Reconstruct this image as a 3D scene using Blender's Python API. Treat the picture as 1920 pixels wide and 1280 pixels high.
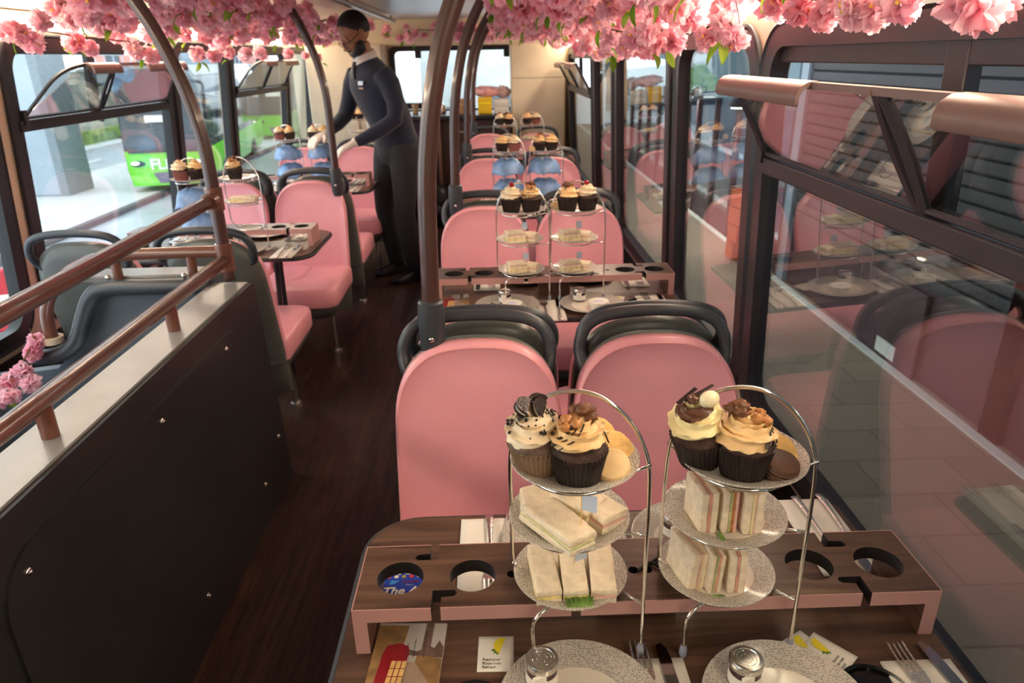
import bpy, math, random
from mathutils import Vector, Matrix
from mathutils.geometry import tessellate_polygon
from mathutils.noise import noise as pnoise
random.seed(7)
PI = math.pi
for o in list(bpy.data.objects): bpy.data.objects.remove(o)
SC = bpy.context.scene
COL = SC.collection

# ------------------------------------------------------------------ camera
def cam_matrix(p, y, r, loc):
    cp, sp, cy, sy, cr, sr = math.cos(p), math.sin(p), math.cos(y), math.sin(y), math.cos(r), math.sin(r)
    f = Vector((sy*cp, cy*cp, -sp)); rt = Vector((cy, -sy, 0)); dn = f.cross(rt)
    r2 = rt*cr + dn*sr; d2 = dn*cr - rt*sr
    m = Matrix((r2, -d2, -f)).transposed().to_4x4(); m.translation = loc
    return m
cd = bpy.data.cameras.new('camera'); cam = bpy.data.objects.new('camera', cd); COL.objects.link(cam)
cam.matrix_world = cam_matrix(.387, .0183, .0205, Vector((0, 0, 1.45)))
cd.sensor_width = 36; cd.lens = 1310/1920*36; cd.clip_start = .02; cd.clip_end = 400
cd.dof.use_dof = True; cd.dof.focus_distance = 1.05; cd.dof.aperture_fstop = 7.5
SC.camera = cam
# ------------------------------------------------------------------ world, light, exposure
SC.view_settings.view_transform = 'Standard'; SC.view_settings.look = 'None'
SC.view_settings.exposure = 0.8; SC.view_settings.gamma = 1; SC.view_settings.use_curve_mapping = False
W = bpy.data.worlds.new('overcast_sky'); SC.world = W; W.use_nodes = True
bg = W.node_tree.nodes['Background']; bg.inputs[0].default_value = (.82, .92, 1.0, 1); bg.inputs[1].default_value = 1.9
def area(name, loc, rot, sx, sy, power, col):
    l = bpy.data.lights.new(name, 'AREA'); l.shape = 'RECTANGLE'; l.size = sx; l.size_y = sy; l.energy = power; l.color = col
    o = bpy.data.objects.new(name, l); COL.objects.link(o); o.location = loc; o.rotation_euler = rot; return o
CEIL_LIGHT = 5.0
COVE = 24.0

# ------------------------------------------------------------------ materials
def mat(name, col, rough=.5, metal=0, coat=0, spec=.5, var=0, vscale=8, bump=0, bscale=60, trans=0, emit=0, sheen=0, col2=None, ramp=(.35, .65), stretch=None, sss=0):
    m = bpy.data.materials.new(name); m.use_nodes = True; nt = m.node_tree; N = nt.nodes; L = nt.links
    b = N['Principled BSDF']
    def s(k, v):
        if k in b.inputs: b.inputs[k].default_value = v
    s('Base Color', (*col, 1)); s('Roughness', rough); s('Metallic', metal); s('Coat Weight', coat); s('Coat Roughness', .1)
    s('Specular IOR Level', spec); s('Sheen Weight', sheen); s('Transmission Weight', trans)
    if sss: s('Subsurface Weight', sss); s('Subsurface Radius', (.02, .01, .006)); s('Subsurface Scale', .5)
    if emit: s('Emission Color', (*col, 1)); s('Emission Strength', emit)
    tc = N.new('ShaderNodeTexCoord'); mp = N.new('ShaderNodeMapping'); L.new(tc.outputs['Object'], mp.inputs[0])
    if stretch: mp.inputs['Scale'].default_value = stretch
    if var or col2:
        n = N.new('ShaderNodeTexNoise'); n.inputs['Scale'].default_value = vscale; n.inputs['Detail'].default_value = 5
        L.new(mp.outputs[0], n.inputs['Vector'])
        r = N.new('ShaderNodeValToRGB'); c2 = col2 or tuple(min(1, c*(1+var)) for c in col); c1 = col if col2 else tuple(c*(1-var) for c in col)
        r.color_ramp.elements[0].color = (*c1, 1); r.color_ramp.elements[1].color = (*c2, 1)
        r.color_ramp.elements[0].position = ramp[0]; r.color_ramp.elements[1].position = ramp[1]
        L.new(n.outputs[0], r.inputs[0]); L.new(r.outputs[0], b.inputs['Base Color'])
    if bump:
        n = N.new('ShaderNodeTexNoise'); n.inputs['Scale'].default_value = bscale; n.inputs['Detail'].default_value = 3
        L.new(tc.outputs['Object'], n.inputs['Vector'])
        bp = N.new('ShaderNodeBump'); bp.inputs['Strength'].default_value = bump; bp.inputs['Distance'].default_value = .002
        L.new(n.outputs[0], bp.inputs['Height']); L.new(bp.outputs[0], b.inputs['Normal'])
    return m
def nodes(m): return m.node_tree.nodes, m.node_tree.links, m.node_tree.nodes['Principled BSDF']
def wood(name, c1, c2, c3, axis='x', rough=.35, scale=1, plank=0):
    m = mat(name, c1, rough); N, L, b = nodes(m)
    tc = N.new('ShaderNodeTexCoord'); mp = N.new('ShaderNodeMapping'); L.new(tc.outputs['Object'], mp.inputs[0])
    st = [26*scale]*3; st['xyz'.index(axis)] = 2.2*scale; mp.inputs['Scale'].default_value = st
    n = N.new('ShaderNodeTexNoise'); n.inputs['Scale'].default_value = 1.0; n.inputs['Detail'].default_value = 8; n.inputs['Distortion'].default_value = 1.6
    L.new(mp.outputs[0], n.inputs['Vector'])
    r = N.new('ShaderNodeValToRGB'); e = r.color_ramp.elements
    e[0].position = .33; e[0].color = (*c1, 1); e[1].position = .68; e[1].color = (*c3, 1); k = e.new(.5); k.color = (*c2, 1)
    L.new(n.outputs[0], r.inputs[0]); last = r.outputs[0]
    n2 = N.new('ShaderNodeTexNoise'); n2.inputs['Scale'].default_value = 3.0*scale; L.new(tc.outputs['Object'], n2.inputs['Vector'])
    mx = N.new('ShaderNodeMix'); mx.data_type = 'RGBA'; mx.blend_type = 'MULTIPLY'; mx.inputs[0].default_value = .6
    r2 = N.new('ShaderNodeValToRGB'); r2.color_ramp.elements[0].position = .3; r2.color_ramp.elements[0].color = (.55, .5, .48, 1); r2.color_ramp.elements[1].color = (1, 1, 1, 1); r2.color_ramp.elements[1].position = .65
    L.new(n2.outputs[0], r2.inputs[0]); L.new(last, mx.inputs[6]); L.new(r2.outputs[0], mx.inputs[7]); last = mx.outputs[2]
    if plank:
        br = N.new('ShaderNodeTexBrick'); br.inputs['Scale'].default_value = 1; br.inputs['Brick Width'].default_value = 1.2; br.inputs['Row Height'].default_value = plank
        br.inputs['Mortar Size'].default_value = .0012; br.inputs['Color1'].default_value = (1, 1, 1, 1); br.inputs['Color2'].default_value = (.72, .72, .72, 1); br.inputs['Mortar'].default_value = (.35, .35, .35, 1)
        rot = N.new('ShaderNodeMapping'); rot.inputs['Rotation'].default_value = (0, 0, PI/2); L.new(tc.outputs['Object'], rot.inputs[0]); L.new(rot.outputs[0], br.inputs['Vector'])
        m2 = N.new('ShaderNodeMix'); m2.data_type = 'RGBA'; m2.blend_type = 'MULTIPLY'; m2.inputs[0].default_value = 1
        L.new(last, m2.inputs[6]); L.new(br.outputs[0], m2.inputs[7]); last = m2.outputs[2]
    L.new(last, b.inputs['Base Color'])
    bp = N.new('ShaderNodeBump'); bp.inputs['Strength'].default_value = .12; bp.inputs['Distance'].default_value = .001
    L.new(n.outputs[0], bp.inputs['Height']); L.new(bp.outputs[0], b.inputs['Normal'])
    return m
def brickmat(name, c1, c2, mortar, w, h, rough=.8, ms=.01):
    m = mat(name, c1, rough); N, L, b = nodes(m)
    tc = N.new('ShaderNodeTexCoord'); br = N.new('ShaderNodeTexBrick'); L.new(tc.outputs['Object'], br.inputs['Vector'])
    br.inputs['Scale'].default_value = 1; br.inputs['Brick Width'].default_value = w; br.inputs['Row Height'].default_value = h; br.inputs['Mortar Size'].default_value = ms
    for k, c in (('Color1', c1), ('Color2', c2), ('Mortar', mortar)): br.inputs[k].default_value = (*c, 1)
    L.new(br.outputs[0], b.inputs['Base Color']); return m
def glassmat(name, tint=(1, 1, 1), base=.05, rough=0.0):
    m = bpy.data.materials.new(name); m.use_nodes = True; N = m.node_tree.nodes; L = m.node_tree.links
    N.remove(N['Principled BSDF']); out = N['Material Output']
    t = N.new('ShaderNodeBsdfTransparent'); t.inputs[0].default_value = (*tint, 1)
    g = N.new('ShaderNodeBsdfGlossy'); g.inputs['Roughness'].default_value = rough
    lw = N.new('ShaderNodeLayerWeight'); lw.inputs[0].default_value = .5
    p = N.new('ShaderNodeMath'); p.operation = 'POWER'; p.inputs[1].default_value = 4.2; L.new(lw.outputs['Facing'], p.inputs[0])
    a = N.new('ShaderNodeMath'); a.operation = 'MULTIPLY_ADD'; a.inputs[1].default_value = 1-base; a.inputs[2].default_value = base; L.new(p.outputs[0], a.inputs[0])
    x = N.new('ShaderNodeMixShader'); L.new(a.outputs[0], x.inputs[0]); L.new(t.outputs[0], x.inputs[1]); L.new(g.outputs[0], x.inputs[2]); L.new(x.outputs[0], out.inputs[0])
    return m
def petalmat(name, c1, c2, tr=.5):
    m = bpy.data.materials.new(name); m.use_nodes = True; N = m.node_tree.nodes; L = m.node_tree.links
    N.remove(N['Principled BSDF']); out = N['Material Output']
    oi = N.new('ShaderNodeObjectInfo'); tc = N.new('ShaderNodeTexCoord'); n = N.new('ShaderNodeTexNoise'); n.inputs['Scale'].default_value = 22; L.new(tc.outputs['Object'], n.inputs['Vector'])
    ad = N.new('ShaderNodeMath'); ad.operation = 'MULTIPLY_ADD'; ad.inputs[1].default_value = .55; L.new(oi.outputs['Random'], ad.inputs[0]); L.new(n.outputs[0], ad.inputs[2])
    r = N.new('ShaderNodeValToRGB'); r.color_ramp.elements[0].position = .4; r.color_ramp.elements[1].position = 1.05 if False else 1.0
    r.color_ramp.elements[0].color = (*c1, 1); r.color_ramp.elements[1].color = (*c2, 1); L.new(ad.outputs[0], r.inputs[0])
    d = N.new('ShaderNodeBsdfDiffuse'); t = N.new('ShaderNodeBsdfTranslucent'); x = N.new('ShaderNodeMixShader'); x.inputs[0].default_value = tr
    L.new(r.outputs[0], d.inputs[0]); L.new(r.outputs[0], t.inputs[0]); L.new(d.outputs[0], x.inputs[1]); L.new(t.outputs[0], x.inputs[2]); L.new(x.outputs[0], out.inputs[0])
    return m
def platemat(name, r0):
    # cream glaze; hammered dimples on the rim (outside radius r0)
    m = mat(name, (.80, .74, .64), .16, coat=.4); N, L, b = nodes(m)
    tc = N.new('ShaderNodeTexCoord'); sx = N.new('ShaderNodeSeparateXYZ'); L.new(tc.outputs['Object'], sx.inputs[0])
    cx = N.new('ShaderNodeCombineXYZ'); L.new(sx.outputs[0], cx.inputs[0]); L.new(sx.outputs[1], cx.inputs[1])
    ln = N.new('ShaderNodeVectorMath'); ln.operation = 'LENGTH'; L.new(cx.outputs[0], ln.inputs[0])
    gt = N.new('ShaderNodeMath'); gt.operation = 'GREATER_THAN'; gt.inputs[1].default_value = r0; L.new(ln.outputs['Value'], gt.inputs[0])
    v = N.new('ShaderNodeTexVoronoi'); v.inputs['Scale'].default_value = 290; v.inputs['Randomness'].default_value = .45; L.new(cx.outputs[0], v.inputs['Vector'])
    r = N.new('ShaderNodeValToRGB'); r.color_ramp.elements[0].position = .28; r.color_ramp.elements[0].color = (.38, .36, .33, 1); r.color_ramp.elements[1].position = .5; r.color_ramp.elements[1].color = (.62, .57, .50, 1)
    L.new(v.outputs['Distance'], r.inputs[0])
    mx = N.new('ShaderNodeMix'); mx.data_type = 'RGBA'; L.new(gt.outputs[0], mx.inputs[0]); mx.inputs[6].default_value = (.80, .74, .64, 1); L.new(r.outputs[0], mx.inputs[7]); L.new(mx.outputs[2], b.inputs['Base Color'])
    mu = N.new('ShaderNodeMath'); mu.operation = 'MULTIPLY'; L.new(gt.outputs[0], mu.inputs[0]); L.new(v.outputs['Distance'], mu.inputs[1])
    bp = N.new('ShaderNodeBump'); bp.inputs['Strength'].default_value = .8; bp.inputs['Distance'].default_value = .002; L.new(mu.outputs[0], bp.inputs['Height']); L.new(bp.outputs[0], b.inputs['Normal'])
    return m
M_ = dict(
 pink=mat('pink_leather', (.89, .39, .45), .36, var=.05, vscale=5, bump=.06, bscale=500, coat=.15),
 piping=mat('pink_piping', (.85, .36, .38), .4, var=.03),
 shell=mat('seat_shell_plastic', (.12, .125, .115), .28, var=.1, bump=.05, bscale=300),
 hoop=mat('grab_hoop_plastic', (.045, .05, .06), .38, var=.1, bump=.05, bscale=300),
 walnut=wood('walnut_laminate', (.066, .034, .023), (.128, .068, .045), (.20, .113, .073), 'x', .34),
 walnut_y=wood('walnut_laminate_side', (.075, .032, .020), (.13, .06, .04), (.19, .10, .065), 'y', .34),
 floorwood=wood('dark_vinyl_floor', (.032, .015, .011), (.065, .028, .020), (.115, .050, .034), 'y', .42, 1.4, .15),
 rose=mat('rose_edge_band', (.50, .27, .25), .4, var=.04),
 bronze=mat('bronze_brown_paint', (.165, .062, .042), .27, coat=.5, var=.08, vscale=14),
 poledark=mat('dark_brown_pole_paint', (.075, .032, .028), .3, coat=.4, var=.08),
 copper=mat('copper_brown_grip', (.20, .125, .11), .4, metal=.2, var=.06),
 chrome=mat('polished_chrome', (.80, .77, .72), .1, metal=1, var=.02),
 steel=mat('hammered_steel', (.72, .70, .66), .2, metal=1, bump=.5, bscale=350, var=.03),
 darkreflsteel=mat('mirror_steel_blade', (.42, .42, .43), .08, metal=1, var=.02),  # steel tone lowered to stand in for dark reflections on the blades
 black=mat('black_rubber', (.012, .012, .015), .42, var=.1, bump=.05, bscale=200),
 framedark=mat('window_frame_anodised', (.036, .029, .034), .36, var=.08),
 blackgloss=mat('black_gloss', (.006, .006, .007), .12, var=.05),
 darkcut=mat('dark_cut_edge', (.012, .011, .012), .5, var=.1),
 cream=mat('cream_trim', (.66, .52, .38), .4, var=.03),
 creamwall=mat('cream_panel', (.62, .52, .38), .5, var=.04, bump=.05),
 ceil=mat('ceiling_liner', (.50, .44, .40), .5, var=.04, bump=.1, bscale=120),
 greypanel=mat('dark_grey_moulding', (.024, .023, .022), .33, var=.1, vscale=4, bump=.12, bscale=220),
 greytop=mat('mid_grey_moulding', (.25, .24, .23), .30, var=.06, bump=.12, bscale=260),  # tone raised to paint in the sheen on the stair partition's top
 bluegrey=mat('blue_grey_panel', (.10, .12, .145), .4, var=.05, bump=.05),
 clear=mat('clear_rubber', (.55, .58, .75), .15, trans=.5, var=.03),
 plate=platemat('dimpled_plate_small', .052), plateb=platemat('dimpled_plate_big', .066),
 bread=mat('white_bread', (.86, .73, .54), .85, var=.10, vscale=70, bump=1, bscale=210, sss=.1),
 wrapb=mat('brown_pleated_paper', (.30, .19, .11), .5, var=.12, vscale=40),
 wrapk=mat('dark_brown_paper', (.018, .009, .008), .32, var=.1, vscale=40),
 wrapr=mat('dusty_rose_paper', (.30, .10, .09), .45, var=.1, vscale=40),
 sponge=mat('dark_chocolate_sponge', (.045, .018, .012), .7, var=.3, vscale=120, bump=.9, bscale=300),
 spongeg=mat('grey_brown_sponge', (.14, .085, .06), .7, var=.3, vscale=120, bump=.9, bscale=300),
 cream1=mat('caramel_buttercream', (.86, .58, .28), .42, var=.06, vscale=60, sss=.1),
 cream2=mat('vanilla_buttercream', (.88, .72, .50), .42, var=.05, vscale=60, sss=.1),
 cream3=mat('pale_yellow_buttercream', (.86, .74, .40), .42, var=.05, sss=.1),
 choc=mat('milk_chocolate_cream', (.12, .045, .025), .35, var=.15, vscale=50),
 chocd=mat('dark_chocolate', (.022, .009, .007), .3, var=.3, vscale=90, bump=.4, bscale=300),
 walnutn=mat('walnut_kernel', (.26, .10, .04), .45, col2=(.10, .035, .015), vscale=60, bump=.6, bscale=220),
 caramel=mat('caramel_chunk', (.48, .20, .06), .3, var=.25, vscale=80),
 biscuit=mat('shortbread', (.80, .50, .17), .7, var=.12, vscale=60, bump=.4, bscale=250),
 mac=mat('vanilla_macaron', (.80, .56, .28), .5, var=.06, vscale=50, bump=.2, bscale=200),
 macc=mat('chocolate_macaron', (.11, .045, .025), .5, var=.15, vscale=60, bump=.2),
 egg=mat('cream_sugar_egg', (.82, .72, .48), .3, var=.05, vscale=60),
 cherry=mat('red_berry', (.35, .01, .02), .2, var=.2),
 salmon=mat('pink_ham_filling', (.70, .34, .26), .5, var=.2, vscale=60),
 ham=mat('pale_ham', (.75, .45, .38), .5, var=.1, vscale=60),
 eggf=mat('egg_mayo_filling', (.85, .68, .28), .6, var=.2, vscale=80),
 cress=mat('pale_green_filling', (.50, .52, .26), .6, var=.3, vscale=90),
 lettuce=mat('lettuce', (.16, .28, .06), .5, var=.4, vscale=40),
 paper=mat('white_napkin_paper', (.86, .82, .74), .8, var=.02, bump=.1, bscale=200),
 bluepaper=mat('pale_blue_paper', (.55, .64, .78), .7, var=.03),
 bluefilm=mat('blue_plastic_film', (.22, .38, .66), .35, var=.25, vscale=14, bump=.5, bscale=60),
 jam=mat('dark_red_jam', (.05, .006, .008), .08, coat=1, var=.2),
 lid=mat('silver_jar_lid', (.62, .60, .56), .22, metal=1, var=.08, vscale=40),
 cloth=mat('cream_tub', (.80, .78, .70), .4, var=.03),
 cable=mat('black_cord', (.01, .01, .01), .5, var=.1),
 led=mat('warm_led_diffuser', (1, .84, .62), .5, emit=COVE),
 leaf=petalmat('blossom_leaf', (.10, .22, .02), (.30, .42, .06), .4),
 stem=mat('blossom_twig', (.16, .09, .04), .7, var=.2),
 stamen=mat('yellow_stamen', (.9, .55, .08), .6, var=.1),
 petal=petalmat('pink_petal', (.95, .43, .54), (1, .74, .80), .55),
 petal2=petalmat('mauve_petal', (.92, .44, .58), (.98, .70, .78), .5),
 glass=glassmat('window_glass', (.97, .99, .98), .045),
 glassr=glassmat('tinted_window_glass', (.80, .83, .82), .21),
 glassh=glassmat('hopper_glass', (.84, .86, .84), .20),
 lens=glassmat('spectacle_lens', (.95, .95, .95), .12),
)

# ------------------------------------------------------------------ mesh helpers
class MB:
    def __init__(s): s.v = []; s.f = []; s.mi = []; s.T = None; s.m = 0
    def add(s, vs, fs):
        b = len(s.v)
        s.v += [tuple(s.T @ Vector(p)) if s.T is not None else tuple(p) for p in vs]
        s.f += [tuple(b+i for i in f) for f in fs]; s.mi += [s.m]*len(fs); return s
    def box(s, x0, y0, z0, x1, y1, z1):
        return s.add([(x0,y0,z0),(x1,y0,z0),(x1,y1,z0),(x0,y1,z0),(x0,y0,z1),(x1,y0,z1),(x1,y1,z1),(x0,y1,z1)],
                     [(0,3,2,1),(4,5,6,7),(0,1,5,4),(1,2,6,5),(2,3,7,6),(3,0,4,7)])
    def cbox(s, c, d): return s.box(c[0]-d[0]/2, c[1]-d[1]/2, c[2]-d[2]/2, c[0]+d[0]/2, c[1]+d[1]/2, c[2]+d[2]/2)
    def rings(s, rs, closed=True, cap=True):
        n = len(rs[0]); vs = [p for r in rs for p in r]; fs = []
        for i in range(len(rs)-1):
            for j in range(n if closed else n-1):
                k = (j+1) % n; fs.append((i*n+j, i*n+k, (i+1)*n+k, (i+1)*n+j))
        if cap and closed: fs.append(tuple(range(n))[::-1]); fs.append(tuple((len(rs)-1)*n+j for j in range(n)))
        return s.add(vs, fs)
    def tube(s, pts, r, n=8, closed=False, flat=1, up=None):
        P = [Vector(p) for p in pts]; L = len(P); R = r if isinstance(r, (list, tuple)) else [r]*L
        tg = []
        for i in range(L):
            a = P[(i-1) % L] if (closed or i) else P[0]; b = P[(i+1) % L] if (closed or i < L-1) else P[-1]
            t = (b-a); tg.append(t.normalized() if t.length > 1e-9 else Vector((0, 0, 1)))
        nv = Vector(up) if up else (Vector((0, 0, 1)) if abs(tg[0].z) < .9 else Vector((1, 0, 0)))
        rs = []
        for i in range(L):
            nv = (nv - tg[i]*nv.dot(tg[i])); nv = nv.normalized() if nv.length > 1e-6 else tg[i].orthogonal().normalized()
            bn = tg[i].cross(nv)
            rs.append([tuple(P[i] + (nv*math.cos(2*PI*k/n)*flat + bn*math.sin(2*PI*k/n))*R[i]) for k in range(n)])
        if closed: rs.append(rs[0])
        return s.rings(rs, cap=not closed)
    def lathe(s, prof, n=32, c=(0, 0, 0), fn=None):
        rs = []
        for r, z in prof:
            rs.append([(c[0]+(r*(fn(a, r, z) if fn else 1))*math.cos(a), c[1]+(r*(fn(a, r, z) if fn else 1))*math.sin(a), c[2]+z) for a in [2*PI*k/n for k in range(n)]])
        return s.rings(rs, cap=True)
    def sph(s, c, r, n=16, m=10, fn=None):
        r = (r, r, r) if not isinstance(r, (tuple, list)) else r; rs = []
        for i in range(m+1):
            ph = PI*i/m; ph = min(max(ph, .03), PI-.03)
            ring = []
            for k in range(n):
                a = 2*PI*k/n; d = Vector((math.sin(ph)*math.cos(a), math.sin(ph)*math.sin(a), -math.cos(ph)))
                q = fn(d) if fn else 1; ring.append((c[0]+d.x*r[0]*q, c[1]+d.y*r[1]*q, c[2]+d.z*r[2]*q))
            rs.append(ring)
        return s.rings(rs)
    def prism(s, loop, z0, z1, holes=(), wall=True):
        # 2D outline (with holes) extruded along z
        loops = [list(loop)]+[list(h) for h in holes]; flat = [p for l in loops for p in l]; n = len(flat)
        tri = tessellate_polygon([[Vector((p[0], p[1], 0)) for p in l] for l in loops])
        vs = [(p[0], p[1], z0) for p in flat]+[(p[0], p[1], z1) for p in flat]; fs = []
        for t in tri:
            a, b, c = [flat[i] for i in t]
            ccw = (b[0]-a[0])*(c[1]-a[1])-(b[1]-a[1])*(c[0]-a[0]) > 0
            t = tuple(t) if ccw else tuple(t)[::-1]
            fs.append(tuple(i+n for i in t)); fs.append(t[::-1])
        s.add(vs, fs)
        if wall:
            sm = s.m; s.m = wall if isinstance(wall, int) and wall is not True else s.m; b = 0
            vs2, fs2 = [], []
            for li, l in enumerate(loops):
                k = len(l); ar = sum(l[i][0]*l[(i+1) % k][1]-l[(i+1) % k][0]*l[i][1] for i in range(k)); o = len(vs2)
                vs2 += [(p[0], p[1], z0) for p in l]+[(p[0], p[1], z1) for p in l]
                for i in range(k):
                    j = (i+1) % k; q = (o+i, o+j, o+k+j, o+k+i)
                    fs2.append(q if (ar > 0) == (li == 0) else q[::-1])
            s.add(vs2, fs2); s.m = sm
        return s
    def build(s, name, m, parent=None, smooth=40, bevel=0, seg=2, mods=None, loc=None, rot=None):
        me = bpy.data.meshes.new(name); me.from_pydata(s.v, [], s.f)
        ms = m if isinstance(m, (list, tuple)) else [m]
        for q in ms: me.materials.append(M_[q] if isinstance(q, str) else q)
        if len(ms) > 1: me.polygons.foreach_set('material_index', s.mi)
        if smooth:
            me.polygons.foreach_set('use_smooth', [True]*len(me.polygons)); me.update()
            if smooth < 170: me.set_sharp_from_angle(angle=math.radians(smooth))
        me.update()
        o = bpy.data.objects.new(name, me); COL.objects.link(o)
        if parent is not None: o.parent = parent
        if loc: o.location = loc
        if rot: o.rotation_euler = rot
        if bevel:
            b = o.modifiers.new('bevel', 'BEVEL'); b.width = bevel; b.segments = seg; b.limit_method = 'ANGLE'; b.angle_limit = math.radians(40)
        return o
def circ(cx, cy, r, n=24, ry=None): return [(cx+r*math.cos(2*PI*k/n), cy+(ry or r)*math.sin(2*PI*k/n)) for k in range(n)]
def rrect(x0, y0, x1, y1, r, k=5):
    rs = r if isinstance(r, (list, tuple)) else [r]*4; out = []
    for (cx, cy, a0), rr in zip(((x0, y0, PI), (x1, y0, 1.5*PI), (x1, y1, 0), (x0, y1, .5*PI)), rs):
        sx = 1 if cx == x0 else -1; sy = 1 if cy == y0 else -1
        for i in range(k+1):
            a = a0+PI/2*i/k; out.append((cx+sx*rr+rr*math.cos(a), cy+sy*rr+rr*math.sin(a)))
    return out
def thing(name, label, cat, loc=(0, 0, 0), rz=0, group=None):
    o = bpy.data.objects.new(name, None); COL.objects.link(o); o.location = loc; o.rotation_euler = (0, 0, rz); o.empty_display_size = .05
    o['label'] = label; o['category'] = cat
    if group: o['group'] = group
    return o
def tag(o, label, cat, group=None):
    o['label'] = label; o['category'] = cat
    if group: o['group'] = group
    return o
def struct(o, label=None, cat=None):
    o['kind'] = 'structure'
    if label: o['label'] = label
    if cat: o['category'] = cat
    return o
KIDS = {}
def dup(root, label=None, loc=None, rz=None, group=None, parent=None, rot=None, scale=None):
    r = root.copy(); COL.objects.link(r)
    if loc is not None: r.location = loc
    if rz is not None: r.rotation_euler = (0, 0, rz)
    if rot is not None: r.rotation_euler = rot
    if scale is not None: r.scale = (scale,)*3
    if label: r['label'] = label
    if group: r['group'] = group
    if parent is not None: r.parent = parent
    for ch in [o for o in root.children]:
        c = ch.copy(); COL.objects.link(c); c.parent = r
        for g in [o for o in ch.children]:
            d = g.copy(); COL.objects.link(d); d.parent = c
    return r
class Once:
    # first use gives the built object, later uses give copies
    def __init__(s, fn): s.fn = fn; s.o = None
    def __call__(s, label, loc, rz=0, group=None, rot=None, scale=None):
        if s.o is None:
            s.o = s.fn(); o = s.o; o['label'] = label; o.location = loc; o.rotation_euler = rot or (0, 0, rz)
            if scale: o.scale = (scale,)*3
            if group: o['group'] = group
            return o
        return dup(s.o, label, loc, rz if rot is None else None, group, None, rot, scale or 1)
def text(name, s, size, m, parent, loc, rot=(0, 0, 0), ext=.0002, align='LEFT', bold=0, shear=0):
    c = bpy.data.curves.new(name, 'FONT'); c.body = s; c.size = size; c.extrude = ext; c.align_x = align; c.offset = bold; c.shear = shear; c.resolution_u = 3
    t = bpy.data.objects.new(name+'_c', c); me = bpy.data.meshes.new_from_object(t); me.name = name; bpy.data.objects.remove(t)
    me.materials.append(M_[m] if isinstance(m, str) else m)
    o = bpy.data.objects.new(name, me); COL.objects.link(o); o.location = loc; o.rotation_euler = rot
    if parent is not None: o.parent = parent
    return o
def bez(pts, n=8):
    # Catmull-Rom through pts
    P = [Vector(p) for p in pts]; out = []
    for i in range(len(P)-1):
        a = P[max(i-1, 0)]; b = P[i]; c = P[i+1]; d = P[min(i+2, len(P)-1)]
        for k in range(n):
            t = k/n; out.append(.5*((2*b)+(c-a)*t+(2*a-5*b+4*c-d)*t*t+(3*b-a-3*c+d)*t**3))
    out.append(P[-1]); return [tuple(p) for p in out]
# ------------------------------------------------------------------ bus shell
def wx(side, z):
    z = max(z, .50)
    return .68+.04*(1.45-z) if side > 0 else -(1.75+.09*(1.45-z))
def on_wall(mb, side):
    # verts given as (y, z, outward depth) -> world
    mb.v = [(wx(side, z)+side*t, y, z) for y, z, t in mb.v]; return mb
Y0, Y1 = -1.6, 7.35
m = MB(); m.prism([(-.93, Y0), (.78, Y0), (.78, Y1), (-1.95, Y1), (-1.95, 2.28), (-.93, 2.28)], -.12, 0)
struct(m.build('floor', 'floorwood'), 'dark brown wood-effect vinyl deck floor')
m = MB()
for k in range(6): m.box(-1.85, .5+k*.28, -1.6+.2*k, -.93, .78+k*.28, -1.4+.2*k)
m.box(-1.95, Y0, -1.75, -.93, 2.28, -1.6)
struct(m.build('floor', 'greypanel', bevel=.01), 'dark steps going down the stairwell')
RW = [(-1.15, .28, 0, 0), (.42, 1.79, 1, 1.09), (1.93, 2.68, 0, 0), (2.88, 4.05, 0, 0), (4.25, 4.95, 0, 0), (5.15, 6.6, 1, 5.9)]
LW = [(-1.2, .85, 0, 0), (1.02, 2.56, 0, 0), (2.76, 4.03, 1, 3.33), (4.19, 4.93, 0, 0), (5.10, 6.33, 1, 5.72), (6.48, 7.18, 0, 0)]
def wall(side, wins, name):
    m = MB(); zt = 1.50 if side > 0 else 1.54
    holes = [rrect(a-.045, .50, b+.045, zt-.02, .10, 6) for a, b, h, q in wins]
    m.prism([(Y0, .44), (Y1, .44), (Y1, zt+.10), (Y0, zt+.10)], 0, .05, holes); on_wall(m, side)
    struct(m.build(name, 'cream', smooth=0), 'cream window pillars of the '+('right' if side > 0 else 'left')+' side')
    m = MB(); m.prism([(Y0, -.1 if side > 0 else -1.7), (Y1, -.1 if side > 0 else -1.7), (Y1, .44), (Y0, .44)], 0, .05); on_wall(m, side)
    struct(m.build(name, 'greypanel', smooth=0), 'dark grey side panel below the '+('right' if side > 0 else 'left')+' windows')
wall(1, RW, 'wall_right'); wall(-1, LW, 'wall_left')
wn = 0
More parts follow.
